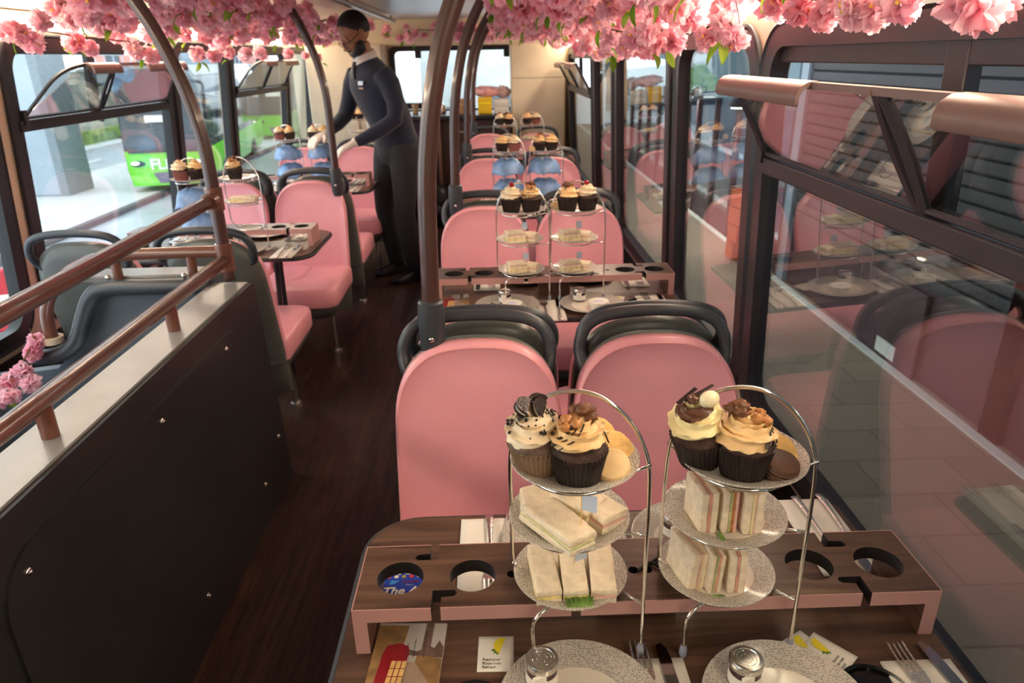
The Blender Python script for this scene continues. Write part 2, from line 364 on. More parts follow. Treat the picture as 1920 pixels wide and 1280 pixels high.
def window(side, y0, y1, hop, ym):
    global wn; wn += 1
    zt = 1.46 if side > 0 else 1.505; zb = .53
    root = bpy.data.objects.new('window_%d' % wn, None); COL.objects.link(root); struct(root)
    root['label'] = '%s ' % ['first', 'second', 'third', 'fourth', 'fifth', 'sixth'][(wn-1) % 6]+('right' if side > 0 else 'left')+'-hand bus window '+('with tilted opening pane' if hop else 'of fixed glass')
    m = MB(); m.prism(rrect(y0-.055, zb-.05, y1+.055, zt+.045, .12, 8), -.014, .03, [rrect(y0, zb, y1, zt, .075, 8)]); on_wall(m, side)
    m.build('window_frame', 'framedark' if side > 0 else 'black', root, bevel=.004)
    m = MB(); lp = rrect(y0-.062, zb-.057, y1+.062, zt+.052, .127, 8); m.tube([(p[0], p[1], -.010) for p in lp], .008, 6, True); on_wall(m, side)
    m.build('rubber_seal', 'black', root)
    zh = 1.188 if side > 0 else 1.245
    m = MB(); m.prism(rrect(y0-.004, zb-.004, y1+.004, (zh if hop else zt+.004), .07 if not hop else [.07, .07, .002, .002], 6), .008, .013); on_wall(m, side)
    m.build('pane', 'glassr' if side > 0 else 'glass', root, smooth=0)
    if not hop: return
    m = MB(); m.box(y0-.02, zh-.022, -.022, y1+.02, zh+.018, .02); on_wall(m, side); m.build('transom', 'framedark' if side > 0 else 'black', root, bevel=.004)
    m = MB(); m.box(ym-.028, zh+.015, 0, ym+.028, zt+.005, .025); m.box(y0-.01, zt-(.035 if side > 0 else .012), 0.002, y1+.01, zt+.005, .022); on_wall(m, side); m.build('mullion', 'framedark' if side > 0 else 'black', root, bevel=.003)
    # two panes hinged at the transom, leaning in at the top
    hx = wx(side, zh+.02)-side*.012; hz = zh+.022; tz = 1.392 if side > 0 else 1.452; tx = .575 if side > 0 else -1.650
    def P(y, s, n=0):      # s along the pane height, n normal offset
        dx, dz = tx-hx, tz-hz; l = math.hypot(dx, dz); nx, nz = dz/l, -dx/l
        return (hx+dx*s+nx*n*side, y, hz+dz*s+nz*n*side)
    for a, b, out in ((y0+.01, ym-.008, 0), (ym+.008, y1-.01, 1)):
        m = MB(); r = .0115 if side > 0 else .009
        # curved outer rail, straight inner rail
        ends = []
        for y, outer, sg in ((a, not out, 1), (b, out, -1)):
            if outer and side < 0 and sg > 0: pts = [P(y+sg*c*.13, s) for s, c in ((0, 0), (.45, .55), (.75, 1.0), (.92, 1.6), (1, 2.4))]
            else: pts = [P(y+sg*c*.02, s) for s, c in ((0, 0), (.5, .5), (1, 0))]
            m.tube(bez(pts, 6), r, 6, flat=.8); ends.append(pts[-1])
        m.tube([P(a, .02), P(b, .02)], .006, 6)
        fr = m.build('hopper_frame', 'black' if side < 0 else 'framedark', root)
        m = MB(); q0, q1 = P(a, .02), P(b, .02); q2, q3 = P(ends[1][1], 1), P(ends[0][1], 1)
        o = [P(y, s, .004) for y, s in ((a, .02), (b, .02), (ends[1][1], 1), (ends[0][1], 1))]
        m.add([q0, q1, q2, q3]+o, [(0, 1, 2, 3), (7, 6, 5, 4), (0, 4, 5, 1), (1, 5, 6, 2), (2, 6, 7, 3), (3, 7, 4, 0)]); m.build('hopper_glass', 'glassh', fr, smooth=0)
        m = MB(); ya, yb = ends[0][1], ends[1][1]
        m.box(min(tx-.012, tx+.012), ya-.005, tz-.006, max(tx-.012, tx+.012), yb+.005, tz+.006)
        # rolled finger grip, cut back near the other pane
        ra, rb = (ya-.005, yb-(yb-ya)*.30) if out == 0 else (ya+(yb-ya)*.30, yb+.005)
        if side < 0: ra, rb = (ya, yb-.0) if out == 0 else (ya+(yb-ya)*.35, yb)
        prof = [(0, .008), (-.020, .006), (-.034, -.002), (-.041, -.016), (-.041, -.032), (-.035, -.036), (-.034, -.018), (-.026, -.006), (-.012, -.002), (0, -.004)]
        rs = [[(tx+side*p[0]*.9, y, tz+p[1]) for p in prof] for y in (ra, rb)]; m.rings(rs); m.build('grip_bar', 'copper', fr, smooth=60)
        m = MB(); yb2 = b if out == 0 else a; m.tube([P(yb2, .10, .02), P(yb2+(.02 if out else -.02), .10, .05)], .0025, 6); m.cbox(P(a if not out else b, .04), (.022, .022, .05)); m.build('hinge_block', 'black', fr)
for a in RW: window(1, *a)
for a in LW: window(-1, *a)
# ceiling
prof = [(-1.80, 1.60), (-1.74, 1.645), (-1.58, 1.72), (-1.35, 1.775), (-1.1, 1.80), (-.1, 1.80), (.25, 1.775), (.46, 1.72), (.62, 1.645), (.70, 1.59)]
m = MB(); th = [(x, z+.05) for x, z in prof][::-1]; m.rings([[(x, y, z) for x, z in prof+th] for y in (Y0, Y1)])
struct(m.build('ceiling', 'ceil', smooth=60), 'pinkish grey curved ceiling liner')
m = MB(); m.box(-1.15, 2.6, 1.786, -.25, 6.2, 1.80); m.box(-.86, 3.2, 1.772, -.52, 3.9, 1.787); struct(m.build('trim_1', 'greytop', bevel=.006), 'grey ceiling panel above the aisle')
for s, x0, x1, z0 in ((1, .694, .655, 1.535), (-1, -1.765, -1.715, 1.565)):
    m = MB(); m.rings([[(x0, y, z0-.025), (x1, y, z0+.045), (x1+s*.008, y, z0+.052), (x0+s*.01, y, z0-.02)] for y in (-1.2, 7.1)])
    tag(m.build('light_strip', 'led', smooth=0), 'glowing warm white light strip along the '+('right' if s > 0 else 'left')+' wall above the windows', 'light strip')
m = MB(); m.tube([(-.845, 3.9, 1.757), (-.850, 6.75, 1.757)], .017, 10)
rl = thing('ceiling_rail', 'pale grey grab rail running along the ceiling over the waiter', 'rail'); m.build('tube', 'greytop', rl)
for y in (4.6, 6.5):
    m = MB(); m.tube([(-.848, y, 1.757), (-.848, y, 1.79)], .011, 8); m.build('bracket', 'greytop', rl)
# rear wall
m = MB(); m.prism([(-1.95, 0), (.78, 0), (.78, 1.9), (-1.95, 1.9)], 0, .06, [rrect(-.95, .98, .17, 1.515, .04, 3)]); m.v = [(x, Y1+t, z) for x, z, t in m.v]
struct(m.build('wall_rear', 'creamwall', smooth=0), 'cream rear bulkhead around the back window')
wr = bpy.data.objects.new('window_rear', None); COL.objects.link(wr); struct(wr); wr['label'] = 'wide rear window'
m = MB(); m.prism(rrect(-1.0, .93, .22, 1.56, .05, 3), 0, .03, [rrect(-.95, .98, .17, 1.515, .04, 3)]); m.v = [(x, Y1-.02+t, z) for x, z, t in m.v]; m.build('window_frame', 'black', wr)
m = MB(); m.box(-.95, Y1+.02, .98, .17, Y1+.026, 1.515); m.build('pane', 'glass', wr, smooth=0)
m = MB()
for x in (-.72, -.45, .14): m.box(x-.03, Y1-.025, 1.45, x+.03, Y1-.005, 1.53)
m.build('blind_clip', 'black', wr, bevel=.005)
# wall behind the photographer closes the deck
m = MB(); m.box(-1.95, Y0-.06, -1.7, .80, Y0, 1.9); struct(m.build('wall_front', 'creamwall', smooth=0))
# rear furniture
c = thing('tall_cupboard', 'tall cream cupboard beside the rear window', 'cupboard')
m = MB(); m.box(.165, 6.80, 0, .66, 7.33, 1.56); m.build('body', 'creamwall', c, bevel=.006)
m = MB(); m.box(.172, 6.79, .02, .652, 6.80, 1.262); m.box(.172, 6.79, 1.268, .652, 6.80, 1.55); m.build('door', 'creamwall', c, bevel=.003)
c = thing('cupboard_panel', 'cream upright panel in the rear left corner beyond the waiter', 'panel')
m = MB(); m.box(-1.72, 6.95, 0, -1.02, 7.33, 1.58); m.build('body', 'creamwall', c, bevel=.01)
m = MB(); m.box(-1.30, 6.93, 0, -1.28, 6.95, 1.56); m.build('joint_strip', 'cream', c)
m = MB(); m.tube(bez([(-1.24, 6.93, 1.47), (-1.225, 6.92, 1.40), (-1.235, 6.92, 1.31), (-1.245, 6.93, 1.25)]), .012, 8); tag(m.build('door_strap', 'cherry'), 'thin red strap hanging on the cream rear panel', 'strap')
c = thing('serving_counter', 'dark serving counter under the rear window', 'counter')
m = MB(); m.box(-1.0, 6.62, .93, .155, 7.32, .965); m.build('worktop', 'black', c, bevel=.006)
m = MB(); m.box(-.98, 6.70, 0, -.50, 7.32, .93); m.build('dark_panel', mat('plum_panel', (.030, .012, .028), .4, var=.1), c, bevel=.004)
m = MB(); m.box(-.49, 6.68, 0, .15, 7.32, .93); m.build('door', mat('brown_drawer_front', (.05, .022, .018), .45, var=.1), c, bevel=.004)
m = MB(); m.cbox((-.30, 6.67, .82), (.10, .012, .012)); m.build('handle', 'chrome', c); m = MB(); m.cbox((.0, 6.67, .82), (.05, .012, .03)); m.build('lock', 'chrome', c)
m = MB(); m.box(-.52, 6.60, 0, -.49, 6.70, .93); m.build('post', mat('brown_post', (.14, .07, .05), .4, var=.1), c)
def carton(x, w, h, d, col, name, label, y=6.78, z=.966):
    t = thing(name, label, 'box', (x, y, z)); m = MB(); m.box(-w/2, 0, 0, w/2, d, h); m.build('body', mat(name+'_board', col, .6, var=.06), t, bevel=.004)
    m = MB(); m.box(-w/2+.01, -.002, h*.62, w/2-.01, -.0005, h*.70); m.build('label_band', mat(name+'_band', tuple(min(1, k*1.6) for k in col), .6, var=.05), t); return t
carton(-.30, .20, .13, .2, (.35, .18, .08), 'cardboard_box', 'brown cardboard box on the rear counter')
carton(-.08, .13, .14, .14, (.80, .50, .01), 'yellow_box', 'yellow box on the rear counter')
t = carton(.07, .14, .065, .16, (.62, .58, .52), 'food_tray', 'lower of two pale stacked trays at the right end of the rear counter')
t = carton(.07, .14, .055, .16, (.66, .62, .56), 'food_tray', 'upper of two pale stacked trays at the right end of the rear counter', z=1.033)
def crumple(c, r, mt, name, label, cat, q=.25, seed=0):
    m = MB(); m.sph((0, 0, r[2]*.9), r, 28, 18, lambda d: 1+q*pnoise(d*2.6+Vector((seed, 0, 0)))+q*.4*pnoise(d*7)); o = m.build(name, mt, smooth=180); o.location = c; return tag(o, label, cat)
crumple((-.06, 6.98, 1.105), (.14, .08, .05), mat('clear_pink_bag', (.72, .38, .40), .35, var=.3, vscale=18, bump=.5), 'plastic_bag', 'crumpled pink and white plastic bag on top of the yellow box', 'bag')
crumple((.09, 7.02, 1.092), (.07, .08, .055), mat('pale_pink_bag', (.70, .48, .46), .35, var=.25, vscale=18, bump=.5), 'plastic_bag', 'bulging pale pink bag on the pale trays by the cupboard', 'bag', seed=3)
t = thing('kettle', 'small steel kettle on the rear counter left of the boxes', 'kettle', (-.50, 6.9, .966))
m = MB(); m.lathe([(.0, 0), (.05, 0), (.055, .02), (.045, .08), (.02, .10), (.0, .104)], 20); m.build('body', 'steel', t); m = MB(); m.tube(bez([(-.045, 0, .03), (-.085, 0, .05), (-.08, 0, .09), (-.04, 0, .085)]), .007, 6); m.build('handle', 'black', t)
t = thing('cup', 'small brown paper cup at the left end of the rear counter', 'cup', (-.74, 6.95, .966)); m = MB(); m.lathe([(0, 0), (.026, 0), (.034, .09), (.031, .09), (.024, .005), (0, .005)], 20); m.build('body', 'wrapb', t)
t = thing('rucksack', 'black rucksack on the floor by the rear counter', 'bag', (-.56, 6.45, 0)); m = MB(); m.sph((0, 0, .19), (.16, .12, .20), 24, 16, lambda d: 1+.12*pnoise(d*2)); m.build('body', 'black', t, smooth=180)
m = MB(); m.tube(bez([(-.05, -.10, .34), (0, -.10, .40), (.05, -.10, .34)]), .008, 6); m.build('handle', 'black', t)
m = MB(); m.sph((0, -.1, .13), (.11, .05, .09), 20, 12); m.build('front_pocket', 'black', t, smooth=180)

# ------------------------------------------------------------------ poles and stair rails
def pole(label, x, y, z0, sgn=1, zb=None):
    p = thing('grab_pole', label, 'pole')
    dx = [(0, 0), (.10, .002), (.30, .008), (.42, .020), (.52, .038), (.62, .065), (.74, .12), (.86, .20)] if sgn > 0 else [(0, 0), (.2, 0), (.42, .003), (.56, .025), (.66, .055), (.76, .095), (.90, .17)]
    pts = [(x+sgn*d, y, z0+h) for h, d in dx]; pts = [q for q in pts if q[2] < 1.80]
    m = MB(); m.tube(bez(pts, 6), .0200, 14); m.build('tube', 'poledark', p, smooth=180)
    if zb is not None:
        m = MB(); m.lathe([(0, -.085), (.022, -.085), (.029, -.06), (.031, .02), (.029, .055), (.024, .06), (0, .06)], 18, (x, y, z0)); m.build('socket', 'hoop', p)
        m = MB(); m.sph((x, y-.031, z0-.025), (.006, .003, .006), 10, 6); m.build('screw', 'chrome', p)
    return p
for x, y, lb in ((-.155, 1.50, 'curved dark brown pole rising from the nearest right-hand aisle seat'), (-.175, 3.04, 'curved dark brown pole rising from the second right-hand seat back'),
              (-.175, 4.58, 'curved dark brown pole on the third right-hand seat back'), (-.175, 6.12, 'farthest curved dark brown pole on the right of the aisle')):
    pole(lb, x, y, .885, 1, 1)
pole('curved dark brown pole on the left aisle seat before the waiter', -.850, 3.80, .86, -1, 1)
pole('curved brown pole at the head of the stairs carrying both handrails', -.870, 2.19, .80, -1)
def rail(label, pts, r=.0195, mt='bronze'):
    t = thing('handrail', label, 'handrail'); m = MB(); m.tube(pts, r, 14); m.build('tube', mt, t, smooth=180); return t
def clamp(t, c, ax, r=.027, l=.05):
    m = MB(); d = Vector(ax)*l/2; m.tube([Vector(c)-d, Vector(c)+d], r, 14); m.build('clamp', 'bronze', t, bevel=.002)
t = rail('upper bronze handrail sloping along the stairwell', [(-.872, 2.19, 1.060), (-.868, -.6, 1.03)]); clamp(t, (-.870, 2.19, 1.06), (0, 0, 1), .026, .07); clamp(t, (-.871, 2.155, 1.06), (0, 1, 0), .0245, .04)
t = rail('lower bronze handrail standing on three short posts along the stairwell', [(-.870, 2.19, .868), (-.868, -.6, .86)]); clamp(t, (-.870, 2.19, .875), (0, 0, 1), .0265, .09)
for y in (.35, 1.20, 1.765):
    m = MB(); m.tube([(-.870, y, .79), (-.869, y, .862)], .0165, 14); m.build('post', 'bronze', t)
t = rail('bronze cross rail bending down to the stairwell floor on the window side', bez([(-.872, 2.19, .893), (-1.0, 2.19, .893), (-1.22, 2.19, .888), (-1.32, 2.18, .865), (-1.39, 2.16, .82), (-1.435, 2.15, .76), (-1.455, 2.15, .70), (-1.458, 2.15, .635)], 5))
for x in (-1.22, -.98):
    m = MB(); m.tube([(x, 2.19, .80), (x, 2.19, .888)], .015, 12); m.build('post', 'bronze', t); m = MB(); m.sph((x-.02, 2.165, .825), .009, 10, 8); m.build('bolt', 'chrome', t)
m = MB(); m.tube([(-1.458, 2.15, .615), (-1.458, 2.15, .635)], .034, 18); m.build('collar', 'cream', t)
# stairwell side partition
s = thing('stair_partition', 'dark grey moulded partition wall beside the stairwell with bolted access panel', 'partition')
def yzprism(m, x0, x1, loop, holes=()): m.prism(loop, x0, x1, holes); m.v = [(x, y, z) for y, z, x in m.v]; return m
m = MB(); yzprism(m, -.925, -.802, [(-.9, 0), (2.30, 0), (2.27, .30), (2.215, .775), (2.19, .785), (-.9, .785)]); m.build('body', 'greypanel', s, bevel=.014, seg=3)
m = MB(); yzprism(m, -.928, -.815, [(-.9, .779), (2.195, .779), (2.195, .7905), (-.9, .7905)]); m.build('top_cap', 'greytop', s, bevel=.004)
m = MB(); yzprism(m, -.803, -.7955, rrect(.885, .098, 2.035, .714, [.10, .03, .10, .10], 8)); m.build('access_panel', 'greypanel', s, bevel=.004)
for y, z in ((.953, .671), (1.463, .676), (1.89, .680), (1.999, .145), (1.488, .137), (.953, .14), (2.207, .209)):
    m = MB(); m.sph((-.7945 if y < 2.1 else -.8015, y, z), (.004, .0085, .0085), 14, 8); m.sph((-.791 if y < 2.1 else -.798, y, z), (.003, .004, .004), 10, 6); m.build('bolt', 'chrome', s)
s = thing('stair_back_panel', 'blue-grey panel across the head of the stairs under a thick grey tube', 'panel')
m = MB(); m.prism([(-.925, -1.2), (-.925, .80), (-1.27, .80), (-1.33, .76), (-1.42, .58), (-1.50, .50), (-1.86, .46), (-1.84, -1.2)], 2.20, 2.24); m.v = [(x, y, z) for x, z, y in m.v]; m.build('board', 'bluegrey', s)
m = MB(); m.box(-1.36, 2.20, .795, -.925, 2.30, .818); m.build('ledge', 'greytop', s, bevel=.006)
m = MB(); m.tube(bez([(-.93, 2.165, .790), (-1.10, 2.165, .790), (-1.25, 2.165, .788), (-1.305, 2.165, .765), (-1.345, 2.165, .70), (-1.385, 2.16, .62), (-1.44, 2.15, .575), (-1.53, 2.14, .565)], 6), .026, 14); m.build('tube', 'hoop', s, smooth=180)

# ------------------------------------------------------------------ seats (local: +y behind the backrest, sitter faces -y)
def pad_outline(w=.192, z0=.30, zt=.853, zs=.645, n=14, ex=2.7):
    R = [(w*(1-.02), z0), (w, z0+.10), (w, zs-.1)]
    for i in range(n+1):
        t = i/n; a = PI/2*t; R.append((w*math.cos(a)**(2/ex), zs+(zt-zs)*math.sin(a)**(2/ex)))
    return R+[(-x, z) for x, z in R[::-1][1:]]
def lean(z): return (z-.45)*.235
def seat():
    t = thing('bus_seat', 'x', 'seat')
    ol = pad_outline(); cz = .58
    m = MB(); rs = []
    for s, off in ((.97, .045), (1.0, .035), (1.0, .012), (.985, .003), (.955, -.001), (.94, .002), (.75, .0), (.45, .006), (.12, .009)):
        rs.append([(x*s, lean(cz+(z-cz)*s)+off, cz+(z-cz)*s) for x, z in ol])
    m.rings(rs); m.build('backrest_pad', 'pink', t, smooth=60)
    m = MB(); k = .962; m.tube([(x*k, lean(cz+(z-cz)*k)-.0005, cz+(z-cz)*k) for x, z in ol][1:-1], .0022, 6); m.build('piping', 'piping', t)
    ol2 = pad_outline(.190, .16, .858, .648); cz = .55; m = MB(); rs = []
    for s, off in ((.95, .030), (1.0, .035), (.995, .046), (.955, .060), (.83, .072), (.55, .079), (.1, .08)):
        rs.append([(x*s, lean(cz+(z-cz)*s)+off+.02*max(0, .45-z), cz+(z-cz)*s) for x, z in ol2])
    m.rings(rs); m.build('back_shell', 'shell', t, smooth=60)
    hy = lambda z: lean(z)+.062
    pts = [(-.146, .755), (-.164, .775), (-.172, .805), (-.168, .838), (-.146, .870), (-.095, .889), (0, .896)]
    pts = pts+[(-x, z) for x, z in pts[::-1][1:]]
    m = MB(); m.tube(bez([(x, hy(z)-(.0 if z > .79 else .01), z) for x, z in pts], 6), .0145, 12); m.build('grab_hoop', 'hoop', t, smooth=180)
    m = MB(); rs = []
    for z, s, in ((.318, .90), (.312, .97), (.325, 1.0), (.385, 1.0), (.402, .97), (.409, .90), (.412, .5), (.412, .05)):
        rs.append([((x*s), (-.215+(y+.215)*(s if y < -.2 else 1)), z+(.012*(1-((y+.2)/.23)**2) if z > .38 else 0)) for x, y in rrect(-.203, -.435, .203, .02, [.07, .07, .03, .03], 6)])
    m.rings(rs); m.build('seat_cushion', 'pink', t, smooth=60)
    m = MB(); rs = []
    for z, s in ((.215, .55), (.24, .8), (.29, .95), (.318, .985)): rs.append([(x*s, -.18+(y+.18)*s, z) for x, y in rrect(-.2, -.42, .2, .06, .06, 5)])
    m.rings(rs); m.build('seat_pan', 'shell', t, smooth=60)
    for x in (-.12, .12):
        m = MB(); m.tube([(x, -.20, .23), (x*1.05, -.22, .10), (x*1.05, -.22, .0)], .013, 10); m.lathe([(0, 0), (.028, 0), (.026, .008), (.012, .012), (0, .012)], 14, (x*1.05, -.22, 0)); m.build('leg', 'steel', t)
    return t
SEAT = Once(seat)
ORD = ['nearest', 'second nearest', 'third nearest', 'farthest']
YR = [.80, 2.34, 3.88, 5.42]; YL = [3.16, 4.72, 6.26]
RX = (-.055, .358); LXF = (-1.005, -1.425); LXB = (-1.065, -1.525)
for i, yc in enumerate(YR):
    for j, x in enumerate(RX):
        w = 'aisle' if j == 0 else 'window'
        SEAT('pink %s-side bus seat facing the camera, behind the %s right table' % (w, ORD[i]), (x, yc+.565, 0), 0, 'pink bus seats')
        if i > 0: SEAT('%s-side bus seat turned away, before the %s right table' % (w, ORD[i]), (x+.012, yc-.612, 0), PI, 'pink bus seats')
LN = ['by the stairs', 'under the waiter', 'behind the waiter']
for i, yc in enumerate(YL):
    for j in (0, 1):
        w = 'aisle' if j == 0 else 'window'
        if i < 2: SEAT('pink %s-side bus seat facing the camera, at the left table %s' % (w, LN[i]), (LXF[j], yc+.56, 0), 0, 'pink bus seats')
        xb = LXB[j] if i == 0 else LXF[j]
        SEAT('%s-side bus seat showing its grey back, before the left table %s' % (w, LN[i]), (xb, yc-(.50 if i == 0 else .612), 0), PI, 'pink bus seats')

# ------------------------------------------------------------------ tables and bottle racks
TZ = .68
def table():
    t = thing('dining_table', 'x', 'table')
    loop = rrect(-.430, -.255, .412, .255, [.09, .01, .01, .09], 8)
    m = MB(); m.prism(loop, TZ-.018, TZ); m.build('tabletop', 'walnut', t, smooth=30)
    m = MB(); m.tube([(x*1.002, y*1.004, TZ-.010) for x, y in loop], .0095, 8, True); m.build('edge_trim', 'black', t)
    for x, y in ((-.240, -.154), (.278, -.150)) if True else ():
        m = MB(); m.lathe([(0, .0004), (.040, .0004), (.040, .004), (.045, .005), (.047, .001), (.047, 0), (0, 0)], 36, (x, y, TZ)); m.build('cup_holder', 'blackgloss', t)
    for y in (-.03, .03):
        m = MB(); m.tube([(-.22, y, TZ-.018), (-.20, y*1.6, .0)], .011, 10); m.build('leg', 'black', t)
    m = MB(); m.box(-.30, -.12, TZ-.035, .40, .12, TZ-.018); m.build('underframe', 'black', t, bevel=.003)
    return t
TABLE = Once(table)
def notch(x, y0, sg, kind):
    w = .0065
    if kind == 's': return [(x-w, y0), (x-w, y0+sg*.014), (x+w, y0+sg*.014), (x+w, y0)]
    k = 1 if kind == 'r' else -1   # hooked slot
    pts = [(x-w, y0), (x-w, y0+sg*.020), (x-w, y0+sg*.034), (x+w+.018, y0+sg*.034), (x+w+.022, y0+sg*.028), (x+w+.018, y0+sg*.022), (x+w, y0+sg*.020), (x+w, y0)]
    if k < 0: pts = [(2*x-a, b) for a, b in pts][::-1]
    return pts
def rack():
    # walnut plank on two end legs; round bottle holes, hooked slots, rose edges
    t = thing('bottle_rack', 'x', 'rack'); L, D, H = .406, .0665, .077
    fn = [(-.292, 'r'), (-.100, 's'), (.302, 'l')]; bn = [(-.302, 'l'), (.10, 's'), (.292, 'r')]
    lo = [(-L, -D)]
    for x, k in fn: lo += notch(x, -D, 1, k)
    lo += [(L, -D), (L, D)]
    for x, k in bn[::-1]: lo += notch(x, D, -1, k)[::-1]
    lo += [(-L, D)]
    holes = [circ(x, -.004, .0335, 32) for x in (-.347, -.243, .247, .349)]+[circ(x, -.004, .0075, 14) for x in (-.186, -.010, .010, .186)]
    m = MB(); m.prism(lo, H-.021, H, holes, wall=1); m.build('shelf', ['walnut', 'darkcut'], t, smooth=30)
    m = MB()
    for sg, ns in ((-1, fn), (1, bn)):
        xs = [-L]+[q for x, k in ns for q in (x-.0065, x+.0065)]+[L]
        for a, b in zip(xs[::2], xs[1::2]): m.box(a, sg*D-.0008, H-.0215, b, sg*D+.0008, H+.0003)
    for sg in (-1, 1): m.box(sg*L-.0008, -D, H-.0215, sg*L+.0008, D, H+.0003)
    m.build('rose_edge', 'rose', t, smooth=0)
    for sg in (-1, 1):
        m = MB(); m.box(sg*L, -D, 0, sg*(L-.019), D, H-.0215) if sg < 0 else m.box(L-.019, -D, 0, L, D, H-.0215); lg = m.build('leg', 'walnut_y', t, smooth=0)
        m = MB()
        for y in (-D, D): m.box(min(sg*L, sg*(L-.019)), y-.0008, 0.0005, max(sg*L, sg*(L-.019)), y+.0008, H-.0215)
        m.box(sg*L-.0008, -D, .0005, sg*L+.0008, D, H-.0215); m.build('rose_edge', 'rose', lg, smooth=0)
    m = MB(); m.box(-.055, -.012, 0, .055, .012, H-.0215); m.build('middle_support', 'walnut_y', t, smooth=0)
    return t
RACK = Once(rack)
TN = ['nearest right table', 'second right table', 'third right table', 'farthest right table', 'left table by the stairs', 'left table under the waiter', 'left table behind the waiter']
TAB = [(.194, y, 1) for y in YR]+[(-1.235, y, -1) for y in YL]
for n, (x, y, s) in zip(TN, TAB):
    TABLE('walnut dining table with rounded aisle corners, '+n, (x, y, 0), 0 if s > 0 else PI, 'walnut tables')
    RACK('walnut bottle rack with round holes and rose edges, '+n, (x, y+(.0135 if y < 1 else 0), TZ), 0, 'walnut bottle racks')

# ------------------------------------------------------------------ cake stands and plates
def stand():
    t = thing('cake_stand', 'x', 'cake stand')
    arch = [(.092, -.056, .004), (.092, -.053, .15), (.0915, -.050, .27), (.086, -.046, .315), (.066, -.040, .356), (.036, -.033, .384), (.005, -.026, .393), (-.028, -.018, .386), (-.056, -.010, .363), (-.075, -.003, .325), (-.081, .002, .28), (-.081, .006, .20), (-.081, .010, .125), (-.079, .012, .110)]
    m = MB(); m.tube(bez(arch, 5), .0027, 8); m.build('arched_frame', 'chrome', t, smooth=180)
    for (cx, cy, z) in ((0, .006, .0815), (-.005, -.014, .192), (-.002, -.040, .296)):
        m = MB(); m.tube([(cx+.060*math.cos(a), cy+.060*math.sin(a), z) for a in [2*PI*k/40 for k in range(40)]], .0025, 8, True)
        m.tube([(cx+.058, cy-.02, z), (.092, -.053+z*.01, z+.004)], .0022, 6)
        m.tube([(cx-.058, cy+.012, z), (-.081, .008, z+.003 if z > .1 else .112)], .0022, 6); m.build('plate_ring', 'chrome', t, smooth=180)
    m = MB(); m.tube(bez([(-.030, -.046, .0815), (-.046, -.056, .078), (-.056, -.059, .062), (-.056, -.059, .03), (-.056, -.058, .004)], 5), .0027, 8); m.build('front_leg', 'chrome', t, smooth=180)
    for x, y in ((.092, -.056), (-.056, -.058)):
        m = MB(); m.lathe([(0, 0), (.0045, 0), (.0058, .004), (.0052, .014), (.0035, .019), (0, .019)], 14, (x, y, .0003)); m.build('rubber_foot', 'clear', t)
    return t
STAND = Once(stand)
def plate_prof(R, well, h): return [(0, 0), (well*.8, 0), (well, .001), (R*.97, h-.002), (R, h), (R*.995, h+.0012), (R*.97, h+.001), (well*1.12, .006), (well*.98, .0035), (0, .0032)]
def small_plate():
    m = MB(); m.lathe(plate_prof(.080, .048, .013), 56); o = m.build('cake_plate', 'plate', smooth=60); return tag(o, 'x', 'plate')
def big_plate():
    m = MB(); m.lathe(plate_prof(.105, .064, .014), 64); o = m.build('dinner_plate', 'plateb', smooth=60); return tag(o, 'x', 'plate')
SP = Once(small_plate); BP = Once(big_plate)

# ------------------------------------------------------------------ cakes
def rope(m, path, r0, r1, ridges=6, twist=7, amp=.22, n=42):
    P = [Vector(p) for p in path]; rs = []
    for i, p in enumerate(P):
        tg = (P[min(i+1, len(P)-1)]-P[max(i-1, 0)]).normalized(); up = Vector((0, 0, 1)); a = tg.cross(up).normalized(); b = a.cross(tg)
        u = i/(len(P)-1); r = r0+(r1-r0)*u
        if u > .93: r *= max(.05, (1-u)/.07)
        amp_ = amp
        rs.append([tuple(p+(a*math.cos(2*PI*k/n)+b*math.sin(2*PI*k/n))*r*(1+amp*(1-2*abs(math.sin(.5*(ridges*2*PI*k/n+twist*2*PI*u)))**.8))) for k in range(n)])
    m.rings(rs)
def cupcake(name, label, wrap, cake, icing, top):
    t = thing(name, label, 'cupcake')
    m = MB(); m.lathe([(0, .0005), (.024, .0005), (.0255, .003), (.033, .040), (.0345, .044), (.0335, .044), (.032, .041), (0, .040)], 144, (0, 0, 0), lambda a, r, z: 1+(.030 if r > .02 else 0)*math.cos(36*a)); m.build('paper_case', wrap, t)
    m = MB(); m.lathe([(0, .038), (.032, .038), (.0335, .044), (.031, .050), (.018, .055), (0, .056)], 40, (0, 0, 0), lambda a, r, z: 1+.03*pnoise(Vector((math.cos(a)*2, math.sin(a)*2, z*60)))); m.build('sponge', cake, t)
    m = MB(); N = 120; T = 2.5
    path = [((.0215*(1-u)**.85+.002)*math.cos(2*PI*T*u), (.0215*(1-u)**.85+.002)*math.sin(2*PI*T*u), .055+.027*u**1.1) for u in [i/N for i in range(N+1)]]
    rope(m, path,   .0140, .0078, 6, 4, .36); m.build('icing', icing, t, smooth=70)
    m = MB(); m.sph((0, 0, .058), (.018, .018, .012), 20, 10); m.build('icing_core', icing, t)
    top(t); return t
def chunk(m, c, r, seed, q=.45):
    m.sph(c, r, 14, 9, lambda d: 1+q*pnoise(d*2.2+Vector((seed, seed*.7, 0)))+q*.4*pnoise(d*5+Vector((0, seed, 0))))
def drizzle(t, mt='chocd', n=5, s=0):
    rr = random.Random(11+s); m = MB()
    for k in range(n):
        a = rr.uniform(0, 2*PI); m.tube(bez([(.0345*(1-.13*i)*math.cos(a+i*.28), .0345*(1-.13*i)*math.sin(a+i*.28), .053+.0075*i+.0015*math.sin(i*2.1)) for i in range(5)], 4), .0010, 5)
    m.build('chocolate_drizzle', mt, t)
